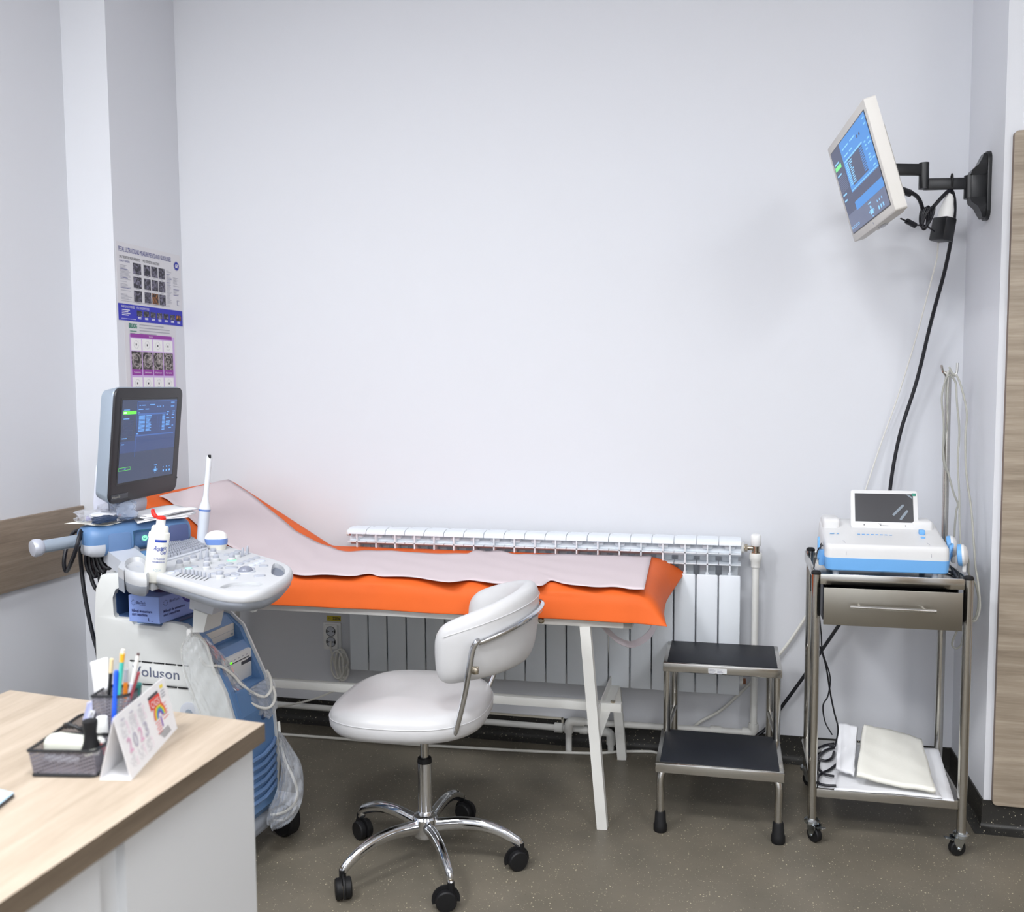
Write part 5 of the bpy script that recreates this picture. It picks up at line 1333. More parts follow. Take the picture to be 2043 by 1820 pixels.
for i, (x, y) in enumerate(((395, 790), (480, 762), (613, 735), (690, 710), (1000, 730), (1040, 695), (1140, 675), (1275, 675), (1350, 645), (1415, 620), (1480, 598), (1545, 640), (1485, 668), (1420, 692), (1240, 517), (1190, 540), (1110, 560), (1010, 780), (940, 800), (1100, 820), (1185, 858))):
    p = C2(*cc(x, y)); b = MB(); b.lathe([(.0105, 0), (.0102, .0022), (.0085, .0036), (.003, .0042)], p, n=18); b.obj('round_key', (mat('key_green', (176, 212, 208), .4) if i == 2 else mat('key_pale', (196, 202, 218), .4) if i in (0, 11, 12, 13, 20) else KG), con)
for (x, y, w, h, rz) in ((1160, 725, .034, .013, .35), (1400, 735, .040, .011, -.55), (1210, 808, .042, .012, -.6), (1570, 702, .026, .013, .2), (1520, 830, .030, .014, .55)):
    p = C2(*cc(x, y)); b = MB(Matrix.Translation(p) @ Matrix.Rotation(rz, 4, 'Z')); b.prism(rrect(w, h, h * .49), Matrix.Identity(4), .004, .001); b.obj('shaped_key', KG, con)
for x, y in ((515, 795), (570, 803), (622, 809), (672, 813), (720, 821), (768, 833), (822, 842), (878, 852)):
    p = C2(*cc(x, y)); q = C2(*cc(x - 60, y + 34)) ; s_ = (q - p)
    b = MB(); b.tube([p + s_ * 1.1 + V((0, 0, .0004)), p - s_ * .2 + V((0, 0, .0004))], .0012, 6); b.m = 1; b.box(p + V((0, 0, .007)), (.0075, .006, .014), .002); b.obj('slider', [DARKG, KG], con)
p = C2(*cc(1340, 775)); b = MB(); b.m = 0; b.lathe([(.027, 0), (.026, .003), (.021, .0035), (.0205, .001)], p, n=28); b.m = 1; b.lathe([(.0195, .001), (.019, .006), (.016, .011), (.010, .0145), (.004, .016), (.0005, .0162)], p, n=28); b.obj('trackball', [MLGREY, mat('ball_grey', (128, 132, 146), .25)], con)
# keyboard
kq = [C2(333, 1121), C2(417, 1096), C2(381, 1077), C2(327, 1092)]
def kb(u, v, z): p = kq[0].lerp(kq[1], u).lerp(kq[3].lerp(kq[2], u), v); return V((p.x, p.y, CZ + z))
b = MB(); b.loft([[kb(0, 0, -.004), kb(1, 0, -.004), kb(1, 1, -.004), kb(0, 1, -.004)], [kb(.0, .0, .004), kb(1, .0, .004), kb(1, 1, .008), kb(0, 1, .008)], [kb(.01, .02, .006), kb(.99, .02, .006), kb(.99, .98, .010), kb(.01, .98, .010)]])
kbo = b.obj('keyboard', MLGREY, con)
b = MB(); rk = random.Random(1)
for r_ in range(6):
    n_ = 15; v0 = .05 + r_ * .155; u_ = .02
    while u_ < .95:
        wk = .058 if r_ else (.30 if .25 < u_ < .5 else .075)
        if r_ in (1, 2) and u_ < .05: wk = .085
        wk = min(wk, .975 - u_); a0_, a1_ = u_ + .004, u_ + wk - .004; zz = .006 + .004 * v0
        b.loft([[kb(a0_, v0, zz), kb(a1_, v0, zz), kb(a1_, v0 + .14, zz), kb(a0_, v0 + .14, zz)], [kb(a0_ + .004, v0 + .015, zz + .006), kb(a1_ - .004, v0 + .015, zz + .006), kb(a1_ - .004, v0 + .125, zz + .006), kb(a0_ + .004, v0 + .125, zz + .006)]])
        u_ += wk
b.obj('keys', KG, kbo, smooth=False)
# probe holder cups on the near left corner
hd = [PX(x, y, d=2.62) for x, y in ((252, 1122), (288, 1128), (291, 1148), (288, 1172), (254, 1160), (251, 1142))]
b = MB(); lo_ = PX(270, 1168, d=2.62)
HZT = CZ + .004
hz = lambda x, y: PX(x, y, Z=HZT)
cupq = [hz(250, 1140), hz(292, 1149), hz(296, 1128), hz(285, 1112), hz(262, 1112), hz(246, 1122)]
cupc = cr(cupq, 3, True); cc_n = sum(cupc, V((0, 0, 0))) / len(cupc)
def cring(f, z): return [V((cc_n.x + (p.x - cc_n.x) * f, cc_n.y + (p.y - cc_n.y) * f, z)) for p in cupc]
k_ = CZ - .868
b.m = 0; b.loft([cring(.98, k_ + .842), cring(1.02, k_ + .856), cring(1.0, k_ + .868), cring(.95, k_ + .874), cring(.84, k_ + .875), cring(.80, k_ + .862), cring(.3, k_ + .858)]); b.m = 1; b.loft([cring(.80, k_ + .81), cring(.92, k_ + .818), cring(.985, k_ + .842), cring(.9, k_ + .843)])
b.obj('probe_holder', [KW, MGREY], us, angle=50)
b = MB(); q_ = [hz(235, 1132), hz(247, 1139), hz(252, 1126), hz(243, 1119)]; b.m = 0; b.loft([[V((p.x, p.y, k_ + .846)) for p in q_], [V((p.x, p.y, k_ + .872)) for p in q_]]); b.m = 1; b.loft([[V((p.x, p.y, k_ + .81)) for p in q_], [V((p.x, p.y, k_ + .846)) for p in q_]]); b.obj('probe_holder', [KW, MGREY], us, smooth=False)
for x in (291, 303):
    b = MB(); p = PX(x, 1168, d=DGB + .01); b.prism(rrect(.010, .030, .004), frame(p, mu_, (0, 0, 1), mn), .03, .002); b.obj('holder_fin', KW, us)
b = MB(); b.lathe([(.018, k_ + .795), (.03, k_ + .80), (.034, k_ + .835), (.03, k_ + .838)], (cc_n.x + .03, cc_n.y + .06, 0), n=24); b.obj('swivel_boss', MLGREY, us)

# blue connector head
A0 = PX(172, 1082, d=2.78); hl = V((.53, .848, 0)).normalized(); hf = V((.848, -.53, 0)).normalized()
LH = .318
def head_ring(s, sc, rec=0., hz_=.047, hf_=.062):
    c = A0 + hl * s; r_ = []
    for x, y in rrect(2 * hf_ * sc, 2 * hz_ * sc, min(.034, .032 * sc + .006), 5):
        if x > 0: x -= rec * (1 if y < hz_ * .45 else .35)
        r_.append(c + hf * (x - .02) + V((0, 0, y)))
    return r_
b = MB(); b.loft([head_ring(s, k, r_) for s, k, r_ in ((-.008, .55, 0), (-.002, .80, 0), (.010, .94, 0), (.03, 1, 0), (.125, 1, 0), (.142, 1, .03), (.215, 1, .032), (.235, 1, .004), (LH - .03, .98, 0), (LH - .01, .90, 0), (LH, .72, 0))])
hdo = b.obj('connector_head', MBLUE, us, angle=40)
b = MB(); b.loft([[A0 + hl * s + hf * (x * 1.02 - .02) + V((0, 0, min(y * 1.02, -.008))) for x, y in rrect(.124 * k, .094 * k, .03 * k, 5)] for s, k in ((-.010, .5), (-.004, .80), (.009, .95), (.028, 1.0), (.04, 1.0))]); b.obj('end_cap', MLGREY, hdo, angle=60)
b = MB(); b.prism(rrect(.068, .058, .009), frame(A0 + hl * .083 + hf * .040 + V((0, 0, -.006)), hl, (0, 0, 1)), .0045 if hl.cross(V((0, 0, 1))).dot(hf) > 0 else -.0045, .001); b.obj('speaker_panel', MBLUE2, hdo)
b = MB(); b.prism(rrect(.062, .060, .008), frame(A0 + hl * .270 + hf * .040 + V((0, 0, -.002)), hl, (0, 0, 1)), .0045, .001); b.obj('speaker_panel', mat('panel_slate', (78, 88, 128), .45), hdo)
b = MB(); pc = A0 + hl * .172 + hf * .0125 + V((0, 0, -.006)); b.m = 1; b.lathe([(.013, -.002), (.013, .0012)], pc, hf, 24); b.m = 0; b.tube([pc + hf * .002 + (hl * math.cos(t) + V((0, 0, 1)) * math.sin(t)) * .0068 for t in [math.radians(120 + i * 300 / 20) for i in range(21)]], .0017, 8); b.b2(pc + hf * .0014 + V((-.0012, -.0012, 0)), pc + hf * .003 + V((.0012, .0012, .008))); b.obj('power_button', [GLOWG, MBLUE2], hdo)
b = MB(); q_ = A0 - hl * .020 - hf * .03 + V((0, 0, .004)); e_ = A0 - hl * .128 - hf * .02 + V((0, 0, -.002)); b.tube([q_ + hl * .04, e_], .019, 22); b.obj('push_handle', MSILV, us)
b = MB(); ax_ = (e_ - q_).normalized(); b.lathe([(.019, -.012), (.024, -.006), (.026, .002), (.026, .012), (.023, .018), (.012, .020)], e_, ax_, 28); b.obj('handle_knob', mat('knob_silver', (190, 194, 206), .35, .3), us)
b = MB(); st_ = A0 + hl * .09 + hf * .0 + V((0, 0, -.045)); en_ = cc_n + V((.01, .06, -.035)); b.tube([st_, st_.lerp(en_, .5) + V((0, 0, -.012)), en_], 1, prof=[(-.022, -.04), (.022, -.04), (.022, .04), (-.022, .04)], up=(0, 0, 1)); b.obj('head_arm', MLGREY, us)
b = MB(); b.tube([A0 + hl * .12 - hf * .04 + V((0, 0, -.03)), mp(-.165, .13, .84)], .04, 16); b.obj('lift_column', MLGREY, us)
b = MB(); q_ = [A0 + hl * (.118 + .0) + hf * .02 + V((0, 0, -.045)), A0 + hl * .20 + hf * .02 + V((0, 0, -.045)), A0 + hl * .20 + hf * .08 + V((0, 0, -.065)), A0 + hl * .118 + hf * .08 + V((0, 0, -.065))]; b.loft([[p - V((0, 0, .03)) for p in q_], q_]); b.obj('head_skirt', MBLUE, us, smooth=False)
# the monitor with its bracket
MSC = .92; uc = CAM + (V((-1.9447, -.7048, 1.2251)) - CAM) * MSC; UMm = mframe(uc, math.radians(94.57), math.radians(6.2)); UW, UH = .43 * MSC, .38 * MSC
b = MB(UMm); b.prism(rrect(UW + .004, UH + .004, .028), Matrix.Translation((0, 0, -.053)), .047, .004, .018); mon = b.obj('monitor', MSILV, us, angle=40)
b = MB(UMm); b.prism(rrect(UW, UH, .027), Matrix.Translation((0, 0, -.008)), .008, .0015); b.obj('bezel', BEZEL, mon)
iw, ih = .350 * MSC, .275 * MSC; icy = .012
IM = UMm @ Matrix.Translation((0, icy, 0))
b = MB(); r = UI(b, IM, iw, ih); b.open = True
b.m = 4; b.box((0, 0, .0004), (iw + .012, ih + .012, .0008), M=IM)
r(0, 0, 0, 1, 1)
r(5, .27, .02, 1, .52, .0002); r(5, .0, .50, 1., .64, .0002)
r(2, .255, .02, .2625, .70, .0004); r(2, .255, .018, 1, .0245, .0004)
r(3, .02, .135, .245, .172, .0005); r(6, .03, .142, .08, .164, .0007)
for x0_, y, l_ in ((.03, .115, .10), (.03, .222, .10), (.02, .46, .085), (.02, .53, .045), (.29, .065, .03), (.34, .065, .06), (.48, .06, .09), (.62, .085, .015), (.66, .085, .03), (.72, .085, .02), (.28, .115, .085), (.40, .115, .065), (.27, .155, .04), (.88, .04, .07), (.88, .09, .07), (.81, .16, .04), (.80, .18, .025), (.92, .155, .05), (.92, .18, .04), (.80, .195, .03), (.91, .20, .05), (.80, .24, .06), (.91, .24, .045), (.80, .285, .08), (.80, .31, .075), (.80, .33, .075), (.92, .34, .03), (.86, .37, .05), (.265, .415, .035)):
    r(1, x0_, y, x0_ + l_, y + .009, .0006)
r(2, .27, .17, .79, .19, .0005); r(2, .262, .435, .96, .452, .0005)
ri = random.Random(6)
for i in range(12):
    y = .198 + i * .0168
    for x0_, l_ in ((.295, .11), (.425, .06 + .05 * ri.random()), (.725, .055)): r(1, x0_, y, x0_ + l_, y + .0085, .0006)
    for x0_ in (.635, .68): r(2, x0_, y, x0_ + .008, y + .006, .0006)
for i in range(16): r(5, .03, .25 + i * .0125, .20, .253 + i * .0125, .0004)
torso(r, .655, .895, .55, 1)
for i in range(3): r(1, .80 + i * .06, .92, .825 + i * .06, .945, .0006); r(1, .80 + i * .06, .875, .812 + i * .06, .89, .0006)
for (x0_, y0_, x1_, y1_) in ((.0, .815, .2, .818), (.0, .85, .2, .853), (.197, .815, .2, .853), (.0, .815, .003, .853)): r(3, x0_, y0_, x1_, y1_, .0005)
r(1, .09, .828, .12, .84, .0006)
b.obj('screen', [SCRK, UI1, UI2, UIG, BLKP, UID, mat('screen_white', (40, 60, 40), .4, emit=(180, 255, 180), estr=1.)], mon, smooth=False)
b = MB(UMm); b.m = 0; b.box((-.145, -UH / 2 + .020, .0008), (.09, .016, .0016), .0004); b.m = 1; b.text('Voluson', V((-.186, -UH / 2 + .0165, .0017)), (1, 0, 0), (0, 1, 0), height=.007, width=.03); b.text('E6', V((-.152, -UH / 2 + .0165, .0017)), (1, 0, 0), (0, 1, 0), height=.007)
b.obj('name_plate', [DARKG, mat('plate_print', (190, 188, 176), .5)], mon)
b = MB(UMm); b.lathe([(.003, 0), (.003, .0008)], (.196, -.13, .0), n=10); b.obj('sensor', DARKG, mon)
BKT = mat('bracket_lavender', (200, 203, 216), .45)
pl3 = [UMm @ V((x, y, -.056)) for x, y in ((-.105, -.215), (-.110, -.19), (-.108, -.08), (-.095, -.065), (-.07, -.06), (.06, -.06), (.08, -.09), (.08, -.215))]
b = MB(); b.loft([pl3, [p + (UMm.to_3x3() @ V((0, 0, -.05))) for p in pl3]]); b.obj('monitor_bracket', BKT, us, angle=50)
b = MB(); b.prism(rrect(.17, .05, .02), frame(UMm @ V((-.015, -.205, -.095)), UMm.to_3x3() @ V((1, 0, 0)), UMm.to_3x3() @ V((0, 1, 0))), .07, .012); b.obj('bracket_foot', BKT, us, angle=50)
b = MB(); b.tube([A0 + hl * .19 - hf * .03 + V((0, 0, .02)), PX(255, 1030, d=3.03)], .035, 14); b.obj('monitor_neck', MLGREY, us)

# things resting on and in the machine
gb = thing('glove_box', mp(-.03, .1, .742), 'blue glove box with dark printing under the control panel', 'box')
GBL = mat('carton_blue', (136, 160, 222), .5); GBD = mat('carton_navy', (34, 52, 140), .5)
ga = math.radians(-7); gx = V((math.cos(ga), math.sin(ga), 0)); gy = V((-gx.y, gx.x, 0))
gP = PX(318, 1246, d=2.635)          # near right bottom corner
GM = frame(gP - gx * .108, gx, gy)
b = MB(); b.b2((0, 0, 0), (.108, .235, .078), .0015, 1, GM); b.m = 1
G3 = GM.to_3x3()
o0 = GM @ V((.012, -.0004, .056)); b.text('BlanTech', GM @ V((.030, -.0004, .054)), gx, (0, 0, 1), width=.032, height=.0085)
b.text('Mănuși de examinare', GM @ V((.012, -.0004, .030)), gx, (0, 0, 1), width=.072, height=.008, bold=.02); b.text('nitril nepudrate', GM @ V((.012, -.0004, .0195)), gx, (0, 0, 1), width=.055, height=.008, bold=.02); b.text('L', GM @ V((.070, -.0004, .006)), gx, (0, 0, 1), height=.0095, bold=.02)
b.b2((.040, -.0004, .0500), (.062, 0.0, .0508), M=GM); b.b2((.080, -.0004, .006), (.086, 0, .0072), M=GM)
for i in range(9):
    a = i * 2 * math.pi / 9; b.lathe([(.0011, 0), (.0011, .0003)], GM @ V((.018 + .006 * math.cos(a), -.0002, .057 + .006 * math.sin(a) * 1.2)), -gy, 8)
sx3 = gy
b.text('BlanTech', GM @ V((.1082, .045, .054)), gy, (0, 0, 1), width=.04, height=.0075); b.text('Mănuși de examinare', GM @ V((.1082, .018, .029)), gy, (0, 0, 1), width=.09, height=.0075, bold=.02); b.text('nitril nepudrate', GM @ V((.1082, .018, .018)), gy, (0, 0, 1), width=.068, height=.0075, bold=.02)
for i in range(9):
    a = i * 2 * math.pi / 9; b.lathe([(.0011, 0), (.0011, .0003)], GM @ V((.1082, .028 + .008 * math.cos(a), .056 + .007 * math.sin(a))), gx, 8)
b.m = 2; cq = GM @ V((.1083, .135, .070)); b.poly([cq + gy * .04 * math.cos(t) + V((0, 0, min(.0075, .034 * math.sin(t)))) for t in [math.pi + i * math.pi / 14 for i in range(15)]] )
b.m = 3; b.tube([GM @ V((.1083, .11 + .045 * t, .052 + .02 * t * t)) for t in [i / 8 for i in range(9)]], .0008, 6)
b.obj('carton', [GBL, mat('carton_print', (44, 54, 110), .6), GBD, WHITE], gb, smooth=False)
b = MB(); q_ = [GM @ V((.02 + .07 * (.5 + .5 * math.cos(t)), .12 + .07 * math.sin(t), .0784)) for t in [i * math.pi / 12 for i in range(24)]]; b.poly(q_); b.obj('opening', GBD, gb, smooth=False)

gbp = PX(308, 1148, d=DGB + .03); gbt = PX(319, 1058, d=DGB + .03); axg = (gbt - gbp).normalized()
bo = thing('gel_bottle', gbp, 'white gel bottle with red flip cap in the console holder', 'bottle')
hgt = (gbt - gbp).length
b = MB(); b.lathe([(.024, -.018), (.0275, -.014), (.0275, hgt - .012), (.0265, hgt - .006), (.0225, hgt - .004), (.0215, hgt + .008), (.019, hgt + .012)], gbp, axg, 32); b.obj('bottle_body', mat('bottle_white', (240, 240, 232), .4), bo, angle=50)
b = MB(); b.lathe([(.0135, hgt + .010), (.012, hgt + .016), (.0115, hgt + .030)], gbp, axg, 24); b.obj('neck', WHITE, bo)
RED = mat('cap_red', (226, 40, 28), .4)
b = MB(); tp = gbp + axg * (hgt + .030); b.lathe([(.0125, 0), (.0128, .005), (.009, .009), (.004, .010)], tp, axg, 24); b.tube(cr([tp + V((-.012, -.003, .006)), tp + V((-.018, -.004, .012)), tp + V((-.022, -.004, .022)), tp + V((-.021, -.004, .028))], 4), [.005, .0058, .006, .006, .006, .0058, .0056, .0054, .005, .005, .0048, .0044, .004][:13], 12); b.obj('flip_cap', RED, bo)
LBL = mat('label_blue', (30, 62, 160), .5)
lab_x = V((.93, -.36, 0)).normalized()
b = MB()
def lab(a0, a1, h0, h1):
    t_ = V((0, 0, 1)).cross(axg); e1 = (fwd * -1 - axg * axg.dot(fwd * -1)).normalized(); e2 = axg.cross(e1)
    n_ = 12; vs = []
    for i in range(n_ + 1):
        a = math.radians(a0 + (a1 - a0) * i / n_)
        for h in (h0, h1): vs.append(gbp + axg * h + (e1 * math.cos(a) + e2 * math.sin(a)) * .0279)
    b.add(vs, [[2 * i, 2 * i + 2, 2 * i + 3, 2 * i + 1] for i in range(n_)])
def labtext(s, acen, h, height, width, shear=0.):
    k0 = len(b.v); e1 = (fwd * -1 - axg * axg.dot(fwd * -1)).normalized(); e2 = axg.cross(e1)
    b.text(s, (0, 0, 0), (1, 0, 0), (0, 1, 0), height=height, width=width, align='C', lift=0, shear=shear, bold=.01)
    for i in range(k0, len(b.v)):
        x, y = b.v[i].x, b.v[i].y; a = math.radians(acen) + x / .0279; b.v[i] = gbp + axg * (h + y) + (e1 * math.cos(a) + e2 * math.sin(a)) * .0281
lab(2, 68, hgt - .030, hgt - .023); lab(-72, -50, hgt - .028, hgt - .020)
labtext('Aqua', 24, hgt - .052, .013, .026, .3); labtext('sonic', 54, hgt - .049, .010, .018, .3); labtext('Gel', 56, hgt - .062, .012, .018, .2)
labtext('ULTRASOUND', 38, hgt - .077, .0045, .03); labtext('TRANSMISSION GEL', 34, hgt - .085, .004, .036)
lab(-68, -60, -.002, .008)
b.obj('label', LBL, bo)
b = MB(); labtext('AQUA', 30, hgt - .108, .006, .022); b.obj('label', mat('label_faint', (190, 206, 214), .5), bo)

# probes in their holders
PRW = mat('probe_white', (226, 229, 234), .35); PRB = mat('probe_blue', (90, 124, 190), .4)
p0 = PX(402, 1087, Z=CZ - .006); dd = (p0 - CAM).dot(fwd); p1 = PX(418, 908, d=dd)
wx = (p1 - p0); wl = wx.length; wax = wx.normalized()
wp = thing('wand_probe', p0, 'long white wand ultrasound probe standing in the console holder', 'ultrasound probe')
b = MB(); b.lathe([(.0155, 0), (.0160, .01), (.0175, wl * .34), (.0180, wl * .375)], p0, wax, 24); b.obj('grip', mat('probe_grey', (204, 210, 220), .38), wp)
b = MB(); b.lathe([(.0184, wl * .375), (.0186, wl * .385), (.0184, wl * .395)], p0, wax, 24); b.obj('band', PRB, wp)
b = MB(); b.lathe([(.0180, wl * .395), (.0165, wl * .43), (.0120, wl * .48), (.0088, wl * .54), (.0082, wl * .62), (.0088, wl * .85), (.0094, wl * .93), (.0096, wl * .965), (.0085, wl * .99), (.004, wl * 1.0)], p0, wax, 24); b.obj('shaft', PRW, wp)
tpp = p0 + wax * wl * .985; b = MB(); b.box(tpp + V((.004, -.006, .0)), (.010, .006, .012), .002); b.obj('lens', BLKP, wp)
b = MB(); b.lathe([(.022, -.003), (.022, .002), (.0165, .003)], V((p0.x, p0.y, CZ)), n=24); b.obj('holder_ring', MLGREY, con)
c0 = PX(433, 1096, Z=CZ); cpz = thing('convex_probe', c0, 'rounded white and blue convex ultrasound probe resting beside the keyboard', 'ultrasound probe')
PM = frame(c0, V((.97, .2, 0)), V((-.2, .97, 0)))
def crings(spec): return [[PM @ V((x + xo, y, z)) for x, y in rrect(2 * a_, 2 * b_, min(a_, b_) * .9, 5)] for z, a_, b_, xo in spec]
b = MB(); b.loft(crings(((-.002, .022, .016, .004), (.008, .026, .018, .002), (.016, .031, .020, .0)))); b.obj('handle', mat('probe_cream', (216, 214, 204), .4), cpz, angle=60)
b = MB(); b.loft(crings(((.016, .031, .020, 0), (.024, .034, .0215, -.001), (.034, .034, .0215, -.002)))); b.obj('band', mat('probe_band', (106, 138, 200), .4), cpz, angle=60)
b = MB(); b.loft(crings(((.034, .034, .0215, -.002), (.042, .0325, .0205, -.002), (.050, .027, .018, -.001), (.0555, .018, .013, 0), (.058, .008, .006, 0)))); b.obj('lens', WHITE, cpz, angle=60)

# napkins and packets on the blue head
topz = A0.z + .047
rn = random.Random(9)
npk = 'stack of white napkins on the blue head'
def hp(s, f, z): return A0 + hl * s + hf * f + V((0, 0, z))
for k in range(5):
    b = MB(); b.open = True; o1 = rn.uniform(-.008, .008); o2 = rn.uniform(-.006, .006); a_ = .05 * rn.uniform(-1, 1)
    def fn(u, v, k=k, o1=o1, o2=o2, a_=a_):
        s = .155 + u * .165 + o1 + a_ * (v - .5); f = -.075 + v * .125 + o2
        e_ = max(0, f - .03); z = .050 + .0045 * k + .003 * math.sin(u * 5 + k) + .002 * math.sin(v * 7 + k * 2) - e_ * e_ * 10 + .006 * u
        return hp(s, f, z)
    b.grid(fn, 10, 10); o = b.obj('napkin', SHEETP, solid=.0022, soff=1.)
    tag(o, ('lowest white napkin of the stack', 'second lowest white napkin of the stack', 'middle white napkin of the stack', 'white napkin just below the top one', 'top white napkin of the stack')[k] + ' beside the red capped bottle', 'napkin', npk)
FILM = film('clear_film', .22, (226, 230, 240), .10, .45); FILMS = film('silver_film', .55, (176, 190, 214), .14, .6); BAG = film('bag_film', .27, (228, 232, 232), .2, .35); BAG2 = film('bag_film_clear', .24, (226, 232, 242), .12, .6)
def crumple(name, c, ax, ay, sx, sy, sz, m, label, seed, cat='packet', grp=None):
    r_ = random.Random(seed); bm_ = bmesh.new(); bmesh.ops.create_icosphere(bm_, subdivisions=3, radius=1)
    sites = [V((r_.uniform(-1, 1), r_.uniform(-1, 1), r_.uniform(-1, 1))) for _ in range(26)]; hs = [r_.uniform(.72, 1.16) for _ in sites]
    for v in bm_.verts:
        d = sorted(((v.co - s).length, h) for s, h in zip(sites, hs)); k = d[0][1] + (d[1][1] - d[0][1]) * .15
        v.co = V((max(-1, min(1, v.co.x * 1.3)) * sx * k, max(-1, min(1, v.co.y * 1.3)) * sy * k, v.co.z * sz * k))
    mn_ = min(v.co.z for v in bm_.verts)
    for v in bm_.verts: v.co.z -= mn_
    b = MB(frame(c, ax, ay)); b.bm(bm_); o = b.obj(name, m, smooth=False); return tag(o, label, cat, grp)
b = MB(); q_ = [hp(-.035, -.075, .052), hp(.10, -.09, .052), hp(.10, .02, .050), hp(.02, .025, .050)]
b.open = True; b.grid(lambda u, v: q_[0].lerp(q_[1], u).lerp(q_[3].lerp(q_[2], u), v) + V((0, 0, .003 * math.sin(u * 4 + v * 3))), 8, 8); tag(b.obj('paper_sheet', mat('cream_paper', (238, 236, 226), .75), solid=.001), 'white paper corner under the clear packets on the blue head', 'paper')
pg = 'plastic packets on the blue head'
crumple('plastic_packet', hp(.045, -.03, .054), hl, -hf, .058, .04, .022, FILM, 'clear crumpled packet with lilac paper nearest the wall board', 3, grp=pg)
crumple('plastic_packet', hp(.05, .02, .054), hl, -hf, .038, .018, .011, mat('navy_foil', (60, 76, 104), .25, .5), 'small dark blue foil packet at the front of the packets', 4, grp=pg)
crumple('plastic_packet', hp(.055, .0, .064), hl, -hf, .034, .022, .012, mat('white_foil', (226, 228, 234), .35), 'white rounded packet above the dark blue foil packet', 14, grp=pg)
crumple('plastic_packet', hp(.115, .0, .052), hl, -hf, .035, .032, .034, FILMS, 'silver crumpled packet in front of the monitor bracket', 5, grp=pg)
crumple('plastic_packet', hp(.095, -.045, .054), hl, -hf, .04, .03, .030, FILM, 'clear crumpled packet behind the silver one', 6, grp=pg)
b = MB(); b.box(hp(.045, -.045, .064), (.05, .04, .012), .003, rot=.6); tag(b.obj('folded_leaflet', mat('lilac_paper', (150, 146, 184), .6)), 'lilac folded leaflet inside the clear packet by wall board', 'leaflet')

# black probe cables hanging under the head
def hang(pts, d, r=.0062): return cr([PX(x, y, d=d + k) for x, y, k in pts], 6), r
cg_ = 'black probe cables hung under the blue head'
cabs = [([(158, 1058, .06), (146, 1064, .06), (135, 1085, .02), (128, 1115, 0), (129, 1135, 0), (134, 1139, 0), (142, 1122, -.06), (152, 1095, -.09), (160, 1066, -.07), (164, 1054, 0)], 'black cable loop hanging over the silver push handle', 2.84),
 ([(163, 1060, -.06), (160, 1090, -.05), (162, 1130, 0), (168, 1180, 0), (177, 1230, 0), (186, 1270, 0), (194, 1300, 0), (200, 1340, 0)], 'long black cable falling down to the floor beside machine', 2.84),
 ([(172, 1098, 0), (172, 1125, 0), (180, 1146, 0), (188, 1144, 0), (184, 1115, 0), (178, 1100, 0)], 'leftmost black cable coil below the blue head', 2.88),
 ([(178, 1100, 0), (180, 1130, 0), (188, 1150, 0), (193, 1144, 0), (192, 1120, 0), (188, 1102, 0)], 'second black cable coil from the left below the blue head', 2.86),
 ([(184, 1102, 0), (190, 1130, 0), (198, 1140, 0), (203, 1132, 0), (200, 1110, 0)], 'third black cable coil from the left below the blue head', 2.85),
 ([(190, 1102, 0), (198, 1128, 0), (207, 1142, 0), (210, 1128, 0), (205, 1108, 0)], 'fourth black cable coil from the left below the blue head', 2.84),
 ([(196, 1104, 0), (205, 1126, 0), (216, 1134, 0), (222, 1128, 0), (210, 1112, 0)], 'rightmost black cable coil below the blue head', 2.83),
 ([(180, 1140, 0), (184, 1160, 0), (192, 1176, 0), (203, 1186, .02)], 'black cable running from the coils into the white body', 2.87),
 ([(196, 1140, 0), (199, 1156, 0), (201, 1170, 0), (206, 1156, 0), (208, 1136, 0)], 'short black cable loop beside the white body top', 2.86)]
for pts, lb, d in cabs:
    p_, r_ = hang(pts, d); b = MB(); b.tube(p_, r_, 9); tag(b.obj('probe_cable', CABK), lb, 'cable', cg_)

# clear bags and their white lead
def dz(x): return 2.60 + (x - 383) / 170 * .19
b = MB(); pts = [(384, 1266), (400, 1272), (413, 1290), (421, 1318), (428, 1345), (440, 1365), (465, 1382), (492, 1398), (517, 1411), (534, 1413), (545, 1404), (549, 1388), (545, 1370)]
b.tube(cr([PX(x, y, d=dz(x) - .006) for x, y in pts], 6), .0042, 8)
pts = [(380, 1268), (366, 1283), (362, 1300), (366, 1330), (376, 1360), (388, 1392), (400, 1424)]; b.tube(cr([PX(x, y, d=2.59) for x, y in pts], 6), .0024, 6)
pts = [(398, 1312), (412, 1328), (440, 1330), (466, 1348), (480, 1364), (498, 1378), (516, 1388), (531, 1389), (541, 1374), (539, 1352), (532, 1338)]
b.tube(cr([PX(x, y, d=dz(x) - .004) for x, y in pts], 6), .0042, 8)
tag(b.obj('foot_switch_lead', CABW), 'white lead looped over the hook on the machine front', 'cable')
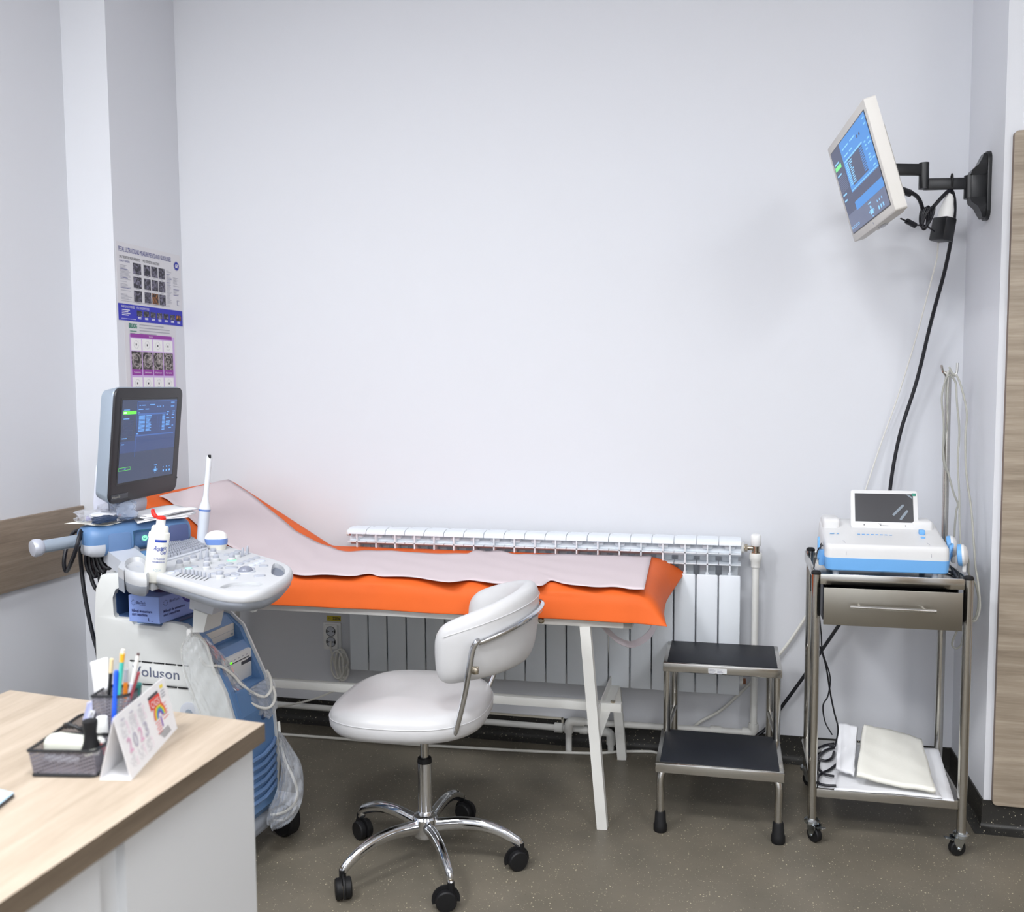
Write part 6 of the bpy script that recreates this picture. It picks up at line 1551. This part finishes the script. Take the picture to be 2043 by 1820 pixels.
def bagsheet(name, left, right, dfn, m, label, seed, amp=.008, nu=34, nv=20, bulge=.02):
    r_ = random.Random(seed); ph = [r_.uniform(0, 6.28) for _ in range(10)]
    lc, rc_ = cr([V((x, y, 0)) for x, y in left], 5), cr([V((x, y, 0)) for x, y in right], 5)
    b = MB(); b.open = True
    for side in (0, 1):
        def fn(u, v, side=side):
            p = along(lc, u).lerp(along(rc_, u), v); q = PX(p.x, p.y, d=dfn(p.x, p.y))
            bl = bulge * math.sin(math.pi * v) * math.sin(math.pi * min(1, u * 1.0 + .02))
            cr_ = amp * (abs(math.sin(u * 19 + v * 7 + ph[0])) + .8 * abs(math.sin(v * 23 - u * 9 + ph[1])) + .6 * abs(math.sin(u * 37 + v * 31 + ph[2])) - 1.1)
            return q - fwd * ((bl + cr_) * (1 if side == 0 else -.25))
        b.grid(fn, nu, nv)
    o = b.obj(name, m, smooth=True, angle=60); return tag(o, label, 'plastic bag')
bagsheet('plastic_bag', [(380, 1262), (364, 1284), (361, 1304), (366, 1340), (378, 1380), (392, 1430), (396, 1450)], [(388, 1262), (410, 1282), (420, 1305), (430, 1340), (446, 1375), (460, 1415), (470, 1450)], lambda x, y: 2.585, BAG, 'milky plastic bag hanging from the hook on the machine side', 3, .0055)
bagsheet('plastic_bag', [(398, 1272), (422, 1318), (432, 1350), (448, 1375), (478, 1402), (508, 1424), (538, 1434)], [(412, 1274), (446, 1308), (470, 1340), (500, 1374), (532, 1352), (548, 1362), (554, 1412)], lambda x, y: dz(x) + .004, BAG2, 'clear crumpled plastic bag wrapped around the blue machine front', 5, .010, bulge=.012)
bagsheet('plastic_bag', [(556, 1458), (558, 1500), (560, 1545), (548, 1590), (536, 1612), (534, 1640), (545, 1656)], [(561, 1462), (582, 1492), (602, 1530), (605, 1580), (598, 1612), (580, 1640), (556, 1652)], lambda x, y: 2.77, BAG2, 'clear plastic bag hanging beside the machine front wheel', 8, .010, bulge=.03)
b = MB(); b.tube(cr([PX(x, y, d=2.775) for x, y in ((556, 1440), (560, 1480), (568, 1515), (584, 1550), (593, 1580), (586, 1606), (564, 1622), (540, 1626))], 6), .0042, 8); b.tube(cr([PX(x, y, d=2.79) for x, y in ((546, 1636), (566, 1636), (582, 1624), (592, 1604))], 6), .0036, 8)
tag(b.obj('foot_switch_lead', CABW), 'white lead inside the clear bag at the machine front wheel', 'cable')
